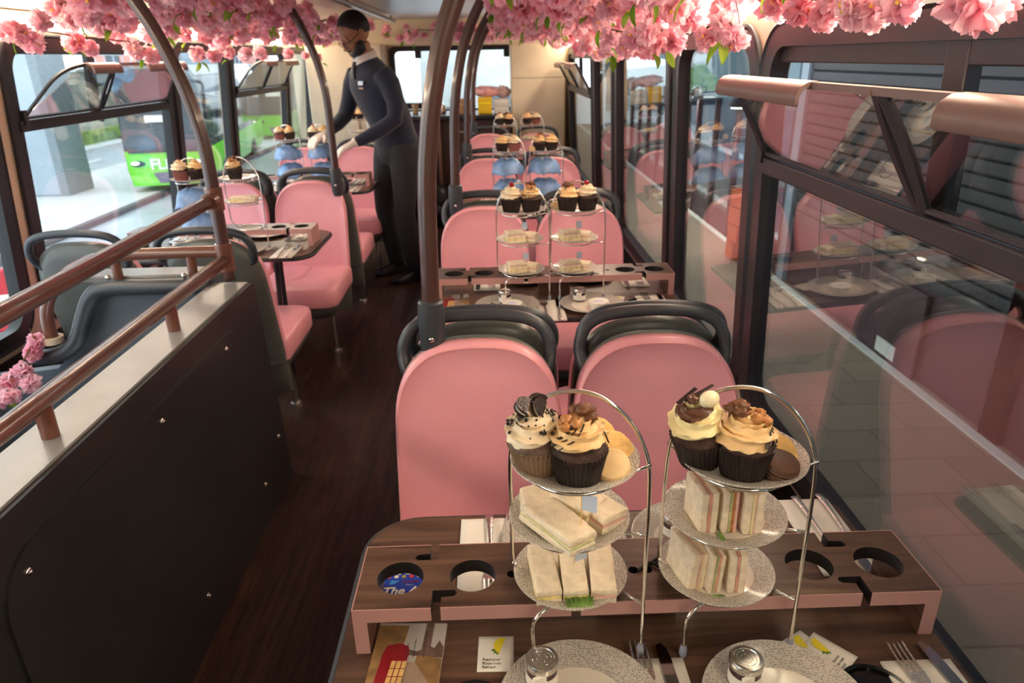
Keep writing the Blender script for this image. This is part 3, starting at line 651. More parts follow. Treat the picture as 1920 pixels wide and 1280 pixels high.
def top_walnut(t):
    for k, (x, y, z, s) in enumerate(((.008, .004, .090, .0085), (.016, .010, .086, .008), (.002, .014, .088, .007), (.013, -.004, .084, .007))):
        m = MB(); chunk(m, (x, y, z), (s*1.2, s, s*.75), k*3.1, .8); m.build('walnut_piece', 'walnutn', t, smooth=180)
    for k, (x, y, z) in enumerate(((-.014, .004, .083), (-.019, -.006, .078), (-.008, -.010, .082))):
        m = MB(); chunk(m, (x, y, z), (.0075, .0065, .0055), 20+k, .4); m.build('caramel_piece', 'caramel', t, smooth=180)
    drizzle(t)
def top_cookie(t):
    for k, (x, y, z, rx, ry) in enumerate(((-.006, .006, .091, .5, .1), (.008, -.006, .083, .95, .2), (.021, .006, .079, 1.2, -.5))):
        m = MB(); m.T = Matrix.Translation((x, y, z)) @ Matrix.Rotation(rx, 4, 'X') @ Matrix.Rotation(ry, 4, 'Y')
        pts = [(.014*math.cos(a)*(1 if k else 1), .014*math.sin(a)) for a in [PI*(.05+1.1*i/10) for i in range(11)]]
        for z0 in (-.0045, .0015): m.prism(pts, z0, z0+.003)
        c = m.build('cookie_piece', 'chocd', t, smooth=30); m = MB(); m.T = Matrix.Translation((x, y, z)) @ Matrix.Rotation(rx, 4, 'X') @ Matrix.Rotation(ry, 4, 'Y')
        m.prism([(a*.9, b*.9) for a, b in pts], -.0015, .0015); m.build('cookie_cream', 'cream2', c)
    rr = random.Random(4); m = MB()
    for k in range(70):
        a = rr.uniform(0, 2*PI); q = rr.uniform(.3, 1); r = .034*q; chunk(m, (r*math.cos(a), r*math.sin(a), .064+.030*(1-q)+.002), rr.uniform(.0009, .0024), k, .5)
    o = m.build('cookie_crumbs', 'chocd', t); o['kind'] = 'stuff'
    drizzle(t, n=6, s=2)
def top_egg(t):
    m = MB(); m.sph((.010, -.010, .092), (.0125, .010, .010), 20, 14); m.build('sugar_egg', 'egg', t, smooth=180)
    m = MB(); N = 70
    path = [((.016*(1-u)+.002)*math.cos(2*PI*1.4*u+2), (.016*(1-u)+.002)*math.sin(2*PI*1.4*u+2), .074+.022*u) for u in [i/N for i in range(N+1)]]
    rope(m, path, .0085, .004, 6, 6, .22); m.build('chocolate_swirl', 'choc', t)
    for p, q in (((-.012, .006, .091), (.030, .008, .094)), ((-.020, .010, .089), (.010, .014, .095))):
        m = MB(); m.tube([p, q], .003, 8, flat=.35); m.build('chocolate_stick', 'chocd', t)
def top_berry(t):
    m = MB(); chunk(m, (-.004, 0, .090), (.009, .009, .007), 3, .3); m.build('berry', 'cherry', t, smooth=180)
def top_nut(t):
    m = MB()
    for k in range(10): chunk(m, (.02*math.cos(k*2.4)*(k/10), .02*math.sin(k*2.4)*(k/10), .086-.012*(k/10)), .004, k, .5)
    m.build('nut_crumbs', 'caramel', t)
K_walnut = Once(lambda: cupcake('cupcake', 'x', 'wrapk', 'sponge', 'cream1', top_walnut))
K_cookie = Once(lambda: cupcake('cupcake', 'x', 'wrapb', 'spongeg', 'cream2', top_cookie))
K_egg = Once(lambda: cupcake('cupcake', 'x', 'wrapk', 'sponge', 'cream3', top_egg))
K_berry = Once(lambda: cupcake('cupcake', 'x', 'wrapk', 'sponge', 'cream2', top_berry))
K_nut = Once(lambda: cupcake('cupcake', 'x', 'wrapk', 'sponge', 'cream1', top_nut))
K_rose = Once(lambda: cupcake('cupcake', 'x', 'wrapr', 'sponge', 'cream2', top_nut))
def macaron(label, c):
    t = thing('macaron', label, 'macaron'); R = .0215
    for z, fl, nm in ((0, -1, 'lower_shell'), (.014, 1, 'upper_shell')):
        m = MB(); pr = [(0, .0), (R*.96, 0), (R*1.02, .0015), (R*.96, .0035), (R, .005), (R*.93, .009), (R*.6, .0118), (0, .0125)]
        if fl < 0: pr = [(r, .0125-z2) for r, z2 in pr][::-1]
        m.lathe(pr, 40, (0, 0, z+(0 if fl < 0 else 0)), lambda a, r, z: 1+(.03*pnoise(Vector((math.cos(a)*8, math.sin(a)*8, z*90))) if r > .015 else 0)); m.build(nm, c, t)
    m = MB(); m.lathe([(0, .011), (.0195, .011), (.0195, .0155), (0, .0155)], 30); m.build('filling', 'cream1' if c == 'mac' else 'chocd', t); return t
K_mac = Once(lambda: macaron('x', 'mac')); K_macc = Once(lambda: macaron('x', 'macc'))
def shortbread():
    t = MB(); R = .029; t.rings([[(r*math.cos(a), r*math.sin(a), z+(0 if z < .004 else .0006*math.cos(14*(r*math.cos(a)/R)*3+2*math.sin(r*math.sin(a)*160)))) for a in [2*PI*k/48 for k in range(48)]] for r, z in ((R*.5, 0), (R*.96, 0), (R, .003), (R, .008), (R*.95, .010), (R*.85, .0105), (R*.7, .0107), (R*.55, .0107), (R*.4, .0107), (R*.25, .0107), (R*.05, .0107))])
    t = t.build('shortbread_biscuit', 'biscuit', smooth=60); return tag(t, 'x', 'biscuit')
K_short = Once(shortbread)
def sandwich(label, w, l, layers, name='finger_sandwich', loop=None, bev=.0025):
    # layers: (material, thickness) bottom to top; footprint w x l
    t = thing(name, label, 'sandwich'); z = 0; lp = loop or [(-w/2, -l/2), (w/2, -l/2), (w/2, l/2), (-w/2, l/2)]; nb = 0
    for k, (mt, th) in enumerate(layers):
        m = MB(); isb = mt == 'bread'; rr = random.Random(hash(label) % 999+k)
        if isb:
            # subdivided walls so the crumb edge is uneven
            per = []
            for i in range(len(lp)):
                a, b = lp[i], lp[(i+1) % len(lp)]; n = max(3, int(math.hypot(b[0]-a[0], b[1]-a[1])/.006)); per += [(a[0]+(b[0]-a[0])*j/n, a[1]+(b[1]-a[1])*j/n) for j in range(n)]
            cx = sum(p[0] for p in per)/len(per); cy = sum(p[1] for p in per)/len(per); rs = []
            for s, dz in ((.3, 0), (.9, .0), (.98, .001), (1, th*.3), (1, th*.7), (.98, th-.001), (.90, th), (.6, th), (.3, th), (.02, th)):
                rs.append([(cx+(p[0]-cx)*s*(1+.012*rr.uniform(-1, 1)), cy+(p[1]-cy)*s*(1+.012*rr.uniform(-1, 1)), z+dz+(.0009*pnoise(Vector((p[0]*s*90, p[1]*s*90, k))) if dz > th*.9 else 0)) for p in per])
            m.rings(rs); nb += 1; m.build('bread_slice', 'bread', t, smooth=50)
        else:
            per = []
            for i in range(len(lp)):
                a, b = lp[i], lp[(i+1) % len(lp)]; n = max(4, int(math.hypot(b[0]-a[0], b[1]-a[1])/.005)); per += [(a[0]+(b[0]-a[0])*j/n, a[1]+(b[1]-a[1])*j/n) for j in range(n)]
            q = 1.01 if mt == 'lettuce' else .985; rs = []
            for dz in (0, th*.5, th): rs.append([(p[0]*(q+rr.uniform(-.03, .035)), p[1]*(q+rr.uniform(-.02, .02)), z+dz) for p in per])
            m.rings(rs); m.build({'salmon': 'smoked_salmon', 'ham': 'ham', 'eggf': 'egg_filling', 'lettuce': 'lettuce', 'cress': 'cress_filling', 'cream3': 'cheese'}.get(mt, 'filling'), mt, t, smooth=50)
        z += th*.97
    return t
B = ('bread', .011)
def lettuce(label, loc, rz=0, s=1):
    m = MB(); n = 40; rs = []
    for j in range(9):
        u = j/8; rs.append([((-.017+.034*i/n)*s*(1+.15*u), (-.016*(1-u)+.010*u+.003*pnoise(Vector((i*.35, 0, 4)))*(1-u))*s, .003+.006*abs(pnoise(Vector((i*.38, u*2.5, 2))))+.004*u) for i in range(n+1)])
    m.rings(rs, closed=False, cap=False); o = m.build('lettuce_leaf', 'lettuce', smooth=180); md = o.modifiers.new('s', 'SOLIDIFY'); md.thickness = .0006
    o.location = loc; o.rotation_euler = (0, 0, rz); return tag(o, label, 'lettuce')
def flag(label, loc, h=.05, rz=0):
    t = thing('paper_flag', label, 'flag', loc, rz)
    m = MB(); m.tube([(0, 0, 0), (0, 0, h)], .0008, 6); m.build('pick', 'biscuit', t)
    m = MB(); m.box(0, -.0004, h-.024, .020, .0004, h); m.build('paper', 'bluepaper', t); return t
def wrap(label, loc, seed):
    m = MB(); rr = Vector((seed*3.3, seed, 0)); rs = []; n = 44
    for r, z in ((.001, .052), (.03, .052), (.052, .046), (.066, .034), (.077, .018), (.084, .006), (.088, -.008), (.091, -.020)):
        rs.append([(r*math.cos(a)*(1+.10*pnoise(rr+Vector((2*math.cos(a), 2*math.sin(a), z*20)))), r*math.sin(a)*(1+.10*pnoise(rr+Vector((3*math.cos(a), 3*math.sin(a), 5)))), z+(.015*pnoise(rr+Vector((3*math.cos(a)*r*20, 3*math.sin(a)*r*20, 1))))*(1 if r > .02 else .3)-(.03*max(0, pnoise(rr+Vector((1.5*math.cos(a), 1.5*math.sin(a), 9)))) if r > .083 else 0)) for a in [2*PI*k/n for k in range(n)]])
    m.rings(rs, cap=False); o = m.build('plastic_cover', 'bluefilm', smooth=180); md = o.modifiers.new('s', 'SOLIDIFY'); md.thickness = .0008; o.location = loc
    return tag(o, label, 'plastic cover', 'blue plastic covers over the cake stand tiers')
TIER = [('bottom', 0, .006, .0845), ('middle', -.005, -.014, .195), ('top', -.002, -.040, .299)]
def do_stand(x, y, where, plates=(0, 1, 2), rz=0):
    STAND('chrome three-tier cake stand, '+where, (x, y, TZ), rz, 'chrome cake stands'); out = []
    for k, (nm, dx, dy, dz) in enumerate(TIER):
        if rz: dx, dy = dx*math.cos(rz)-dy*math.sin(rz), dx*math.sin(rz)+dy*math.cos(rz)
        p = (x+dx, y+dy, TZ+dz); out.append(Vector(p))
        if k in plates: SP('dimpled cake plate on the %s tier, %s' % (nm, where), p, 0, 'cake plates on the stands')
    return out
# --- nearest table: two full stands
A = do_stand(.090, .785, 'left stand of the nearest table'); Bq = do_stand(.296, .782, 'right stand of the nearest table')
ez = .0036
def at(p, dx, dy, dz=ez): return (p.x+dx, p.y+dy, p.z+dz)
K_cookie('cupcake in a tan paper case topped with broken black cookies, nearest left stand', at(A[2], -.046, -.012), 1, None, (.0, -.12, 1.0))
K_walnut('cupcake in a dark case with walnut and caramel topping, on the nearest left stand', at(A[2], .000, -.040), .3)
K_mac('pale vanilla macaron beside the walnut cupcake', at(A[2], .042, -.026, .005), 0, None, (.5, -.25, .3))
K_short('ridged shortbread biscuit behind the vanilla macaron', at(A[2], .046, .006, .010), 0, None, (.75, .15, .2))
K_short('ridged shortbread biscuit half hidden behind the walnut topping', at(A[2], .028, .022, .020), 0, None, (1.05, .1, .5))
K_egg('cupcake with chocolate swirl, sugar egg and chocolate sticks on the nearest right stand', at(Bq[2], -.052, -.008, .008), 0, None, (.05, -.20, .4))
K_walnut('cupcake in a dark case with walnut topping, on the nearest right stand', at(Bq[2], -.010, -.036), 2.2)
K_macc('dark chocolate macaron on the nearest right stand', at(Bq[2], .030, -.040, .005), 0, None, (.25, .1, .2))
K_short('round ridged shortbread biscuit leaning behind the chocolate macaron', at(Bq[2], .034, -.012, .012), 0, None, (.85, .15, -.3))
def put(o, loc, rot): o.location = loc; o.rotation_euler = rot; return o
# left middle tier, lying flat
L2 = [B, ('eggf', .004), B]
put(sandwich('front white-bread sandwich pointing at the camera, middle left tier', .046, .095, [B, ('cress', .002), ('cream3', .002), B], 'triangle_sandwich', [(-.022, -.048), (.020, -.050), (.026, .034), (-.024, .046)]), at(A[1], -.020, -.034, .009), (.06, .06, .66))
put(sandwich('rearmost white-bread sandwich at the left of the middle left tier', .05, .05, [B, ('cream3', .003), B], 'triangle_sandwich', [(-.030, -.024), (.026, -.020), (.020, .028), (-.022, .020)]), at(A[1], -.038, .022, .006), (0, .05, .3))
put(sandwich('white-bread sandwich in the middle of the middle left tier behind the flag', .05, .05, [B, ('cream3', .003), B], 'triangle_sandwich', [(-.032, -.022), (.028, -.022), (.030, .022), (-.020, .026)]), at(A[1], .012, .008, .012), (.0, .1, -.7))
put(sandwich('torn white-bread sandwich at the right of the middle left tier', .05, .05, [B, ('ham', .004), B], 'triangle_sandwich', [(-.022, -.026), (.024, -.018), (.016, .026), (-.026, .020)]), at(A[1], .044, -.012, .006), (0, .12, .5))
flag('folded white paper flag stuck in the middle left tier', at(A[1], .010, -.050, .028), .050, -.5)
# left bottom tier: three fingers side by side
for k, (dx, f, rz, lb) in enumerate(((-.038, 'eggf', .10, 'left'), (.002, 'eggf', .0, 'middle'), (.042, 'ham', -.06, 'right'))):
    put(sandwich('%s of three white-bread finger sandwiches on the bottom left tier' % lb, .034, .090, [B, (f, .005), B], 'finger_sandwich'), at(A[0], dx, -.012, .006), (.10, 0, rz))
lettuce('frilly green lettuce leaf before the middle finger sandwich', at(A[0], .006, -.060, .008))
flag('small paper flag in the middle finger sandwich', at(A[0], .004, -.012, .03), .03, .4)
# right tiers: sandwiches standing on edge, fillings towards the camera
UP = (0, -PI/2, 0)
def upright(label, p, dx, dy, layers, l=.055, h=.060, rz=0, tilt=0, dz=.004):
    o = sandwich(label, h, l, layers, 'standing_sandwich'); o.matrix_world = Matrix.Translation(at(p, dx, dy, dz+h/2)) @ Matrix.Rotation(rz, 4, 'Z') @ Matrix.Rotation(tilt, 4, 'Y') @ Matrix.Rotation(PI/2, 4, 'Y'); return o
b9 = ('bread', .0105)
upright('brown-edged sandwich with smoked salmon, left of the middle right tier', Bq[1], -.047, -.012, [b9, ('salmon', .004), ('bread', .010), ], rz=.12)
upright('sandwich with lettuce and tomato spilling out, middle of the middle right tier', Bq[1], -.016, -.010, [('bread', .009), ('cress', .003), ('caramel', .004), ('ham', .004)], rz=.04)
upright('sandwich with cheese and ham, right of the middle right tier', Bq[1], .012, -.014, [b9, ('cream3', .003), ('ham', .002), b9], rz=-.05)
upright('big sandwich with pink ham, left of the bottom right tier', Bq[0], -.056, -.010, [('bread', .013), ('ham', .003), ('cream3', .002), ('bread', .009)], l=.062, rz=.28, tilt=.10)
upright('sandwich with cucumber and orange filling on the bottom right tier', Bq[0], -.026, -.016, [('bread', .008), ('cress', .003), ('salmon', .003), ('bread', .007)], rz=.12, tilt=.06)
upright('sandwich with salmon stripe, right of the bottom right tier', Bq[0], .006, -.016, [b9, ('salmon', .003), b9], rz=-.1)
m = MB(); m.T = Matrix.Translation(at(Bq[1], -.018, -.050, .006)) @ Matrix.Rotation(.5, 4, 'Y'); m.sph((0, 0, 0), (.0035, .012, .004), 14, 8); m.T = None; tag(m.build('cucumber_piece', 'lettuce'), 'green cucumber end fallen before the middle right tier sandwiches', 'cucumber')
m = MB(); m.T = Matrix.Translation(at(Bq[0], -.012, -.050, .004)); m.sph((0, 0, 0), (.012, .003, .003), 14, 8); m.T = None; tag(m.build('cucumber_piece', 'lettuce'), 'green cucumber slice lying before the bottom right tier sandwiches', 'cucumber')
# --- other tables
def cakes(P, where, a, b, s1='', extra=None):
    a('%s cupcake on the top tier, %s' % (s1.split('|')[0], where), at(P[2], -.030, -.012), random.uniform(0, 6)); b('%s cupcake on the top tier, %s' % (s1.split('|')[1], where), at(P[2], .034, -.008), random.uniform(0, 6))
P = do_stand(.080, 2.305, 'left stand of the second table'); cakes(P, 'second table left stand', K_berry, K_walnut, 'left berry-topped|right walnut-topped')
Q = do_stand(.262, 2.305, 'right stand of the second table'); cakes(Q, 'second table right stand', K_walnut, K_berry, 'left walnut-topped|right berry-topped')
K_mac('vanilla macaron behind the cupcakes on the second table right stand', at(Q[2], -.062, .012, .004), 0)
for q, lb in ((P, 'left'), (Q, 'right')):
    for k, tn in ((1, 'middle'), (0, 'bottom')):
        put(sandwich('left stack of white sandwiches on the %s tier, second table %s stand' % (tn, lb), .06, .05, [B, ('eggf', .004), B, ('ham', .003), ('bread', .007)]), at(q[k], -.016, -.008), (0, 0, .25))
        put(sandwich('right slice of white sandwich on the %s tier, second table %s stand' % (tn, lb), .04, .045, [B, ('ham', .004), B]), at(q[k], .034, .004), (0, .05, -.3))
        flag('blue-white paper flag on the %s tier, second table %s stand' % (tn, lb), at(q[k], .006, .0, .03), .036, .2)
P = do_stand(.07, 3.85, 'left stand of the third table'); cakes(P, 'third table left stand', K_nut, K_rose, 'left dark|right rose-cased')
Q = do_stand(.268, 3.85, 'right stand of the third table'); cakes(Q, 'third table right stand', K_walnut, K_nut, 'left dark|right caramel-topped')
K_mac('small macaron beside the cupcakes on the third table right stand', at(Q[2], -.066, -.01, .004), 0)
for q, lb, sd in ((P, 'left', 1), (Q, 'right', 3)):
    wrap('blue plastic film over the middle tier, third table %s stand' % lb, (q[1].x, q[1].y, q[1].z+.016), sd); wrap('blue plastic film over the bottom tier, third table %s stand' % lb, (q[0].x, q[0].y, q[0].z+.016), sd+5)
P = do_stand(.075, 5.40, 'left stand of the farthest right table'); cakes(P, 'farthest right table left stand', K_berry, K_walnut, 'left berry-topped|right dark')
Q = do_stand(.275, 5.40, 'right stand of the farthest right table'); cakes(Q, 'farthest right table right stand', K_nut, K_rose, 'left dark|right rose-cased')
for q, lb in ((P, 'left'), (Q, 'right')): put(sandwich('white-bread sandwich on the middle tier, farthest right table %s stand' % lb, .08, .05, [B, ('eggf', .004), B]), at(q[1], 0, 0), (0, 0, .2))
P = do_stand(-1.315, 3.13, 'left stand of the table by the stairs'); cakes(P, 'stairs table left stand', K_rose, K_nut, 'left rose-cased|right dark-cased')
Q = do_stand(-1.110, 3.13, 'right stand of the table by the stairs', (1, 2)); K_walnut('single dark cupcake on the top tier, stairs table right stand', at(Q[2], -.01, 0), 1)
put(sandwich('left pile of white sandwiches on the middle tier, stairs table right stand', .06, .045, [B, ('eggf', .004), B]), at(Q[1], -.022, 0), (0, 0, .1)); put(sandwich('right pile of white sandwiches on the middle tier, stairs table right stand', .055, .045, [B, ('ham', .004), B]), at(Q[1], .034, 0), (0, .1, -.1))
wrap('blue plastic film over the middle tier, stairs table left stand', (P[1].x, P[1].y, P[1].z+.016), 7); wrap('blue plastic film over the bottom tier, stairs table left stand', (P[0].x, P[0].y, P[0].z+.016), 8)
P = do_stand(-1.335, 4.70, 'left stand of the table under the waiter'); cakes(P, 'waiter table left stand', K_rose, K_nut, 'left rose-cased|right dark')
Q = do_stand(-1.12, 4.70, 'right stand of the table under the waiter'); cakes(Q, 'waiter table right stand', K_berry, K_nut, 'left pale-topped|right caramel-topped')
wrap('blue plastic film over the middle tier, waiter table left stand', (P[1].x, P[1].y, P[1].z+.016), 9); wrap('blue plastic film over the bottom tier, waiter table left stand', (P[0].x, P[0].y, P[0].z+.016), 10)
wrap('blue plastic film over the middle tier, waiter table right stand', (Q[1].x, Q[1].y, Q[1].z+.016), 11); wrap('blue plastic film over the bottom tier, waiter table right stand', (Q[0].x, Q[0].y, Q[0].z+.016), 12)
P = do_stand(-1.16, 6.24, 'on the table behind the waiter'); cakes(P, 'stand behind the waiter', K_walnut, K_nut, 'left caramel-topped|right dark')

# ------------------------------------------------------------------ table settings
def cutlery_handle(m, y0, y1, z=.0035):
    n = 10; rs = []
    for i in range(n+1):
        u = i/n; y = y0+(y1-y0)*u; w = .0032+.0045*(1-u)**1.5; h = .0016+.0004*(1-u); zz = z+.003*math.sin(PI*u)
        rs.append([(w*math.cos(a), y, zz+h*math.sin(a)) for a in [2*PI*k/10 for k in range(10)]])
    m.rings(rs)
def fork():
    t = thing('fork', 'x', 'fork'); m = MB(); cutlery_handle(m, -.150, -.018); m.build('handle', 'steel', t, smooth=180)
    m = MB(); rs = []
    for y, w, z in ((-.020, .0032, .0035), (-.010, .006, .0028), (.0, .0115, .0022), (.010, .0125, .0022), (.016, .0125, .0028)): rs.append([(x*w, y, z+q) for x, q in ((-1, -.0008), (1, -.0008), (1, .0008), (-1, .0008))])
    m.rings(rs)
    for x in (-.0108, -.0036, .0036, .0108): m.tube(bez([(x, .014, .0028), (x, .035, .0030), (x*.98, .050, .0045), (x*.97, .062, .0075)], 4), [.0016]*12+[.0009], 6)
    m.build('tines', 'steel', t); return t
def knife():
    t = thing('knife', 'x', 'knife'); m = MB(); cutlery_handle(m, -.130, -.010); m.build('handle', 'steel', t, smooth=180)
    m = MB(); lp = [(-.004, -.012), (.006, -.012), (.0095, .01), (.010, .060), (.008, .078), (.002, .088), (-.005, .084), (-.0065, .06), (-.0065, .01)]; m.prism(lp, .0025, .0040); m.build('blade', 'darkreflsteel', t, smooth=0, bevel=.0004); return t
def napkin():
    t = thing('napkin', 'x', 'napkin')
    for k in range(3):
        m = MB(); nx, ny = 6, 12; rs = []
        for i in range(nx+1):
            rs.append([(-.047+.094*i/nx+.0005*k, -.10+.20*j/ny-.0006*k, .0007+.0011*k+.0006*abs(pnoise(Vector((i*.6, j*.5, k))))) for j in range(ny+1)])
        m.rings(rs, closed=False, cap=False); o = m.build('folded_layer', 'paper', t, smooth=180); md = o.modifiers.new('s', 'SOLIDIFY'); md.thickness = .0008
    return t
def jar():
    t = thing('jam_jar', 'x', 'jar')
    m = MB(); m.lathe([(0, .0003), (.0185, .0003), (.0205, .004), (.0205, .026), (.0175, .031), (.0175, .033), (0, .033)], 32); m.build('jam', 'jam', t)
    m = MB(); m.lathe([(.0208, .006), (.0211, .006), (.0211, .022), (.0208, .022)], 32); m.v = [(x, y, z) for x, y, z in m.v]; lb = m.build('paper_label', 'paper', t)
    m = MB(); m.lathe([(0, .030), (.0195, .030), (.0215, .032), (.0218, .040), (.0205, .0425), (.0165, .043), (.0158, .0418), (.0, .0418)], 48, (0, 0, 0), lambda a, r, z: 1+(.008*math.cos(48*a) if .031 < z < .041 else 0)); ld = m.build('lid', 'lid', t)
    for r in (.0125, .007):
        m = MB(); m.tube([(r*math.cos(a), r*math.sin(a), .0419) for a in [2*PI*k/36 for k in range(36)]], .0003, 5, True); m.build('embossed_ring', 'darkreflsteel', ld)
    m = MB(); m.box(-.021, -.0212, .012, -.004, -.016, .033); m.build('seal_tab', 'paper', t)
    return t
def pot():
    t = thing('cream_pot', 'x', 'pot'); m = MB(); m.lathe([(0, .0003), (.025, .0003), (.031, .022), (.032, .024), (.030, .024), (.024, .002), (0, .002)], 32); m.build('tub', 'cloth', t)
    m = MB(); m.lathe([(0, .0235), (.0325, .0235), (.0335, .025), (.033, .0265), (.029, .0265), (.028, .0258), (0, .0258)], 36); m.build('lid', 'paper', t)
    m = MB(); m.T = Matrix.Scale(.6, 4, (0, 1, 0)); m.lathe([(0, .0259), (.016, .0259), (.016, .0261), (0, .0261)], 24); m.build('printed_motif', 'bluepaper', t); return t
def sachet():
    t = thing('sachet', 'x', 'sachet'); m = MB(); rs = []
    for i in range(9):
        u = i/8; rs.append([(-.025+.05*v/8, -.031+.062*u, .0006+.0022*math.sin(PI*u)*math.sin(PI*v/8)) for v in range(9)])
    m.rings(rs, closed=False, cap=False); o = m.build('packet', 'paper', t, smooth=180); md = o.modifiers.new('s', 'SOLIDIFY'); md.thickness = .0006
    m = MB(); m.prism([(.008+.011*math.cos(a), .012+.014*math.sin(a)) for a in [PI*.35+PI*1.05*k/14 for k in range(15)]], .0029, .0032); m.build('lemon_print', mat('lemon_yellow', (.85, .70, .03), .5, var=.08), t)
    m = MB()
    for a in (3.4, 4.0, 4.5): m.prism([(.004, .006), (.004+.008*math.cos(a-.3), .006+.008*math.sin(a-.3)), (.004+.011*math.cos(a), .006+.011*math.sin(a)), (.004+.008*math.cos(a+.3), .006+.008*math.sin(a+.3))], .0026, .0029)
    m.build('leaf_print', 'lettuce', t)
    for k, s in enumerate(('Freshener', 'Rinse-free', 'Refresh')): text('text', s, .0062, 'greypanel', t, (-.018, -.014-.006*k, .0023-.0005*k))
    return t
def tiny(o): return o
FORK, KNIFE, NAP, JAR, POT, SACH = [Once(f) for f in (fork, knife, napkin, jar, pot, sachet)]
def place(x, y, z, d, where, cut=1, hasjar=1, haspot=0, nap=None, jo=(0, .0)):
    # d=1: diner sits at -y ; d=-1: diner at +y
    BP('big dimpled dinner plate, '+where, (x, y, z), 0, 'dinner plates')
    if hasjar: JAR('jam jar with silver lid, '+where, (x+jo[0], y+jo[1], z+.0035), .4, 'jam jars')
    if haspot: POT('round white cream pot, '+where, (x+.018, y-.035*d, z+.0035), 0, 'cream pots')
def setting(x, y, z, d, where, fdx=-.015, kdx=.03):
    r = 0 if d > 0 else PI
    NAP('folded white napkin, '+where, (x, y, z+.0003), r, 'paper napkins')
    FORK('steel fork on a napkin, '+where, (x+fdx*d, y+.045*d, z+.0045), r+.02, 'forks'); KNIFE('steel knife on a napkin, '+where, (x+kdx*d, y+.02*d, z+.0045), r-.03, 'knives')
z = TZ+.0003
place(.088, .640, z, 1, 'near aisle side of the nearest table', jo=(-.045, .045))
place(.347, .628, z, 1, 'near window side of the nearest table', jo=(-.040, .045))
NAP('folded white paper napkin under the cutlery, between the two near plates', (.190, .618, z), 0, 'paper napkins'); FORK('steel fork with upright tines between the two near plates', (.181, .681, z+.0042), .02, 'forks'); KNIFE('steel knife with rounded blade in dark reflection tone between the two near plates', (.213, .652, z+.0042), .04, 'knives')
NAP('folded white paper napkin under the cutlery, at the near window corner', (.549, .600, z), 0, 'paper napkins'); FORK('steel fork with upright tines at the near window corner', (.537, .662, z+.0042), .06, 'forks'); KNIFE('steel knife with blade in dark reflection tone at the near window corner', (.580, .640, z+.0042), .12, 'knives')
SACH('white wipe sachet with a yellow lemon, left of the near aisle plate', (-.018, .738, z), -.03); SACH('white sachet with a yellow lemon, upper of the pair by the near window plate', (.437, .715, z+.002), .72); SACH('white wipe sachet lying underneath, left one of the pair by the near window plate', (.412, .722, z), .5)
place(.100, .975, z, -1, 'far aisle side of the nearest table', hasjar=0); place(.318, .960, z, -1, 'far window side of the nearest table', jo=(-.028, .022))
setting(-.030, .940, z, -1, 'far aisle corner of the nearest table', -.005, -.035); setting(.548, .968, z, -1, 'far window corner of the nearest table', .01, -.03)
m = MB(); m.tube(bez([(.19, .805, TZ+.0785), (.21, .82, TZ+.081), (.225, .81, TZ+.080), (.24, .825, TZ+.0795), (.225, .83, TZ+.080), (.205, .815, TZ+.080)], 6), .0022, 6); tag(m.build('cord', 'cable', smooth=180), 'thin black cord pushed through the small holes of the nearest bottle rack', 'cord')
# leaflets
red = mat('phone_box_red', (.30, .012, .02), .4, var=.1); sky = mat('print_dusk_sky', (.50, .47, .44), .4, var=.05); road = mat('print_road', (.36, .25, .19), .4, var=.12, vscale=30); gold = mat('print_gold_stone', (.30, .17, .07), .4, var=.25, vscale=60); towerm = mat('print_tower', (.16, .10, .08), .4, var=.2, vscale=60); darkp = mat('print_dark', (.06, .045, .05), .4, var=.2); yell = mat('print_window_yellow', (.75, .48, .18), .4, var=.15, vscale=60); bluem = mat('leaflet_blue', (.02, .06, .42), .3, var=.05)
def leaflet():
    t = thing('leaflet', 'x', 'leaflet'); m = MB(); m.box(-.049, -.105, 0, .049, .105, .003); m.build('pages', 'paper', t)
    def pr(name, loop, mt, h): q = MB(); q.prism(loop, .003, .003+h*.00025); return q.build(name, mt, t, smooth=0)
    pr('sky_print', [(-.049, .03), (.049, .03), (.049, .105), (-.049, .105)], sky, 1); pr('road_print', [(-.049, -.105), (.049, -.105), (.049, .0), (.012, .034), (-.01, .034), (-.049, -.02)], road, 2)
    pr('building_print', [(-.049, -.06), (-.012, .02), (-.005, .10), (-.049, .10)], gold, 3); pr('parapet_print', [(.049, -.02), (.012, .034), (.014, .046), (.049, .040)], gold, 4)
    pr('tower_print', [(.018, .046), (.030, .046), (.031, .105), (.020, .105)], towerm, 5); pr('skyline_print', [(.0, .046), (.049, .042), (.049, .060), (.042, .072), (.036, .058), (.03, .062), (.012, .052), (.0, .056)], towerm, 4)
    pr('phone_box_print', [(-.043, -.075), (-.008, -.072), (.002, .052), (.0, .060), (-.012, .066), (-.030, .062), (-.034, .050)], red, 6)
    g = MB()
    for i in range(3):
        for j in range(6): a = -.026+i*.0075+j*.0011; b = -.045+j*.0135; g.prism([(a, b), (a+.006, b), (a+.007, b+.012), (a+.001, b+.012)], .0045, .0048)
    g.build('window_print', yell, t, smooth=0)
    for k, s in enumerate(('Hop-on hop-off \u2022 London \u2022 Paris', 'Stonehenge \u2022 Windsor \u2022 Bath', 'Warner Bros. Studio Tour London')): text('text', s, .0062, 'paper', t, (-.036+.003*k, -.056-.0085*k, .0049))
    for x, h in ((.008, .034), (.022, .05), (-.002, .026)): q = MB(); q.box(x, .040, .0046, x+.0008, .040+h, .0047); q.build('lamp_post_print', darkp, t, smooth=0)
    return t
LEAF = Once(leaflet)
LEAF('leaflet with a red telephone box, under the aisle end of the nearest bottle rack', (-.143, .692, z), -.05, 'red telephone box leaflets')
t = thing('leaflet', 'blue leaflet with white lettering seen through the left hole of the nearest bottle rack', 'leaflet', (-.152, .899, z+.0002), .03)
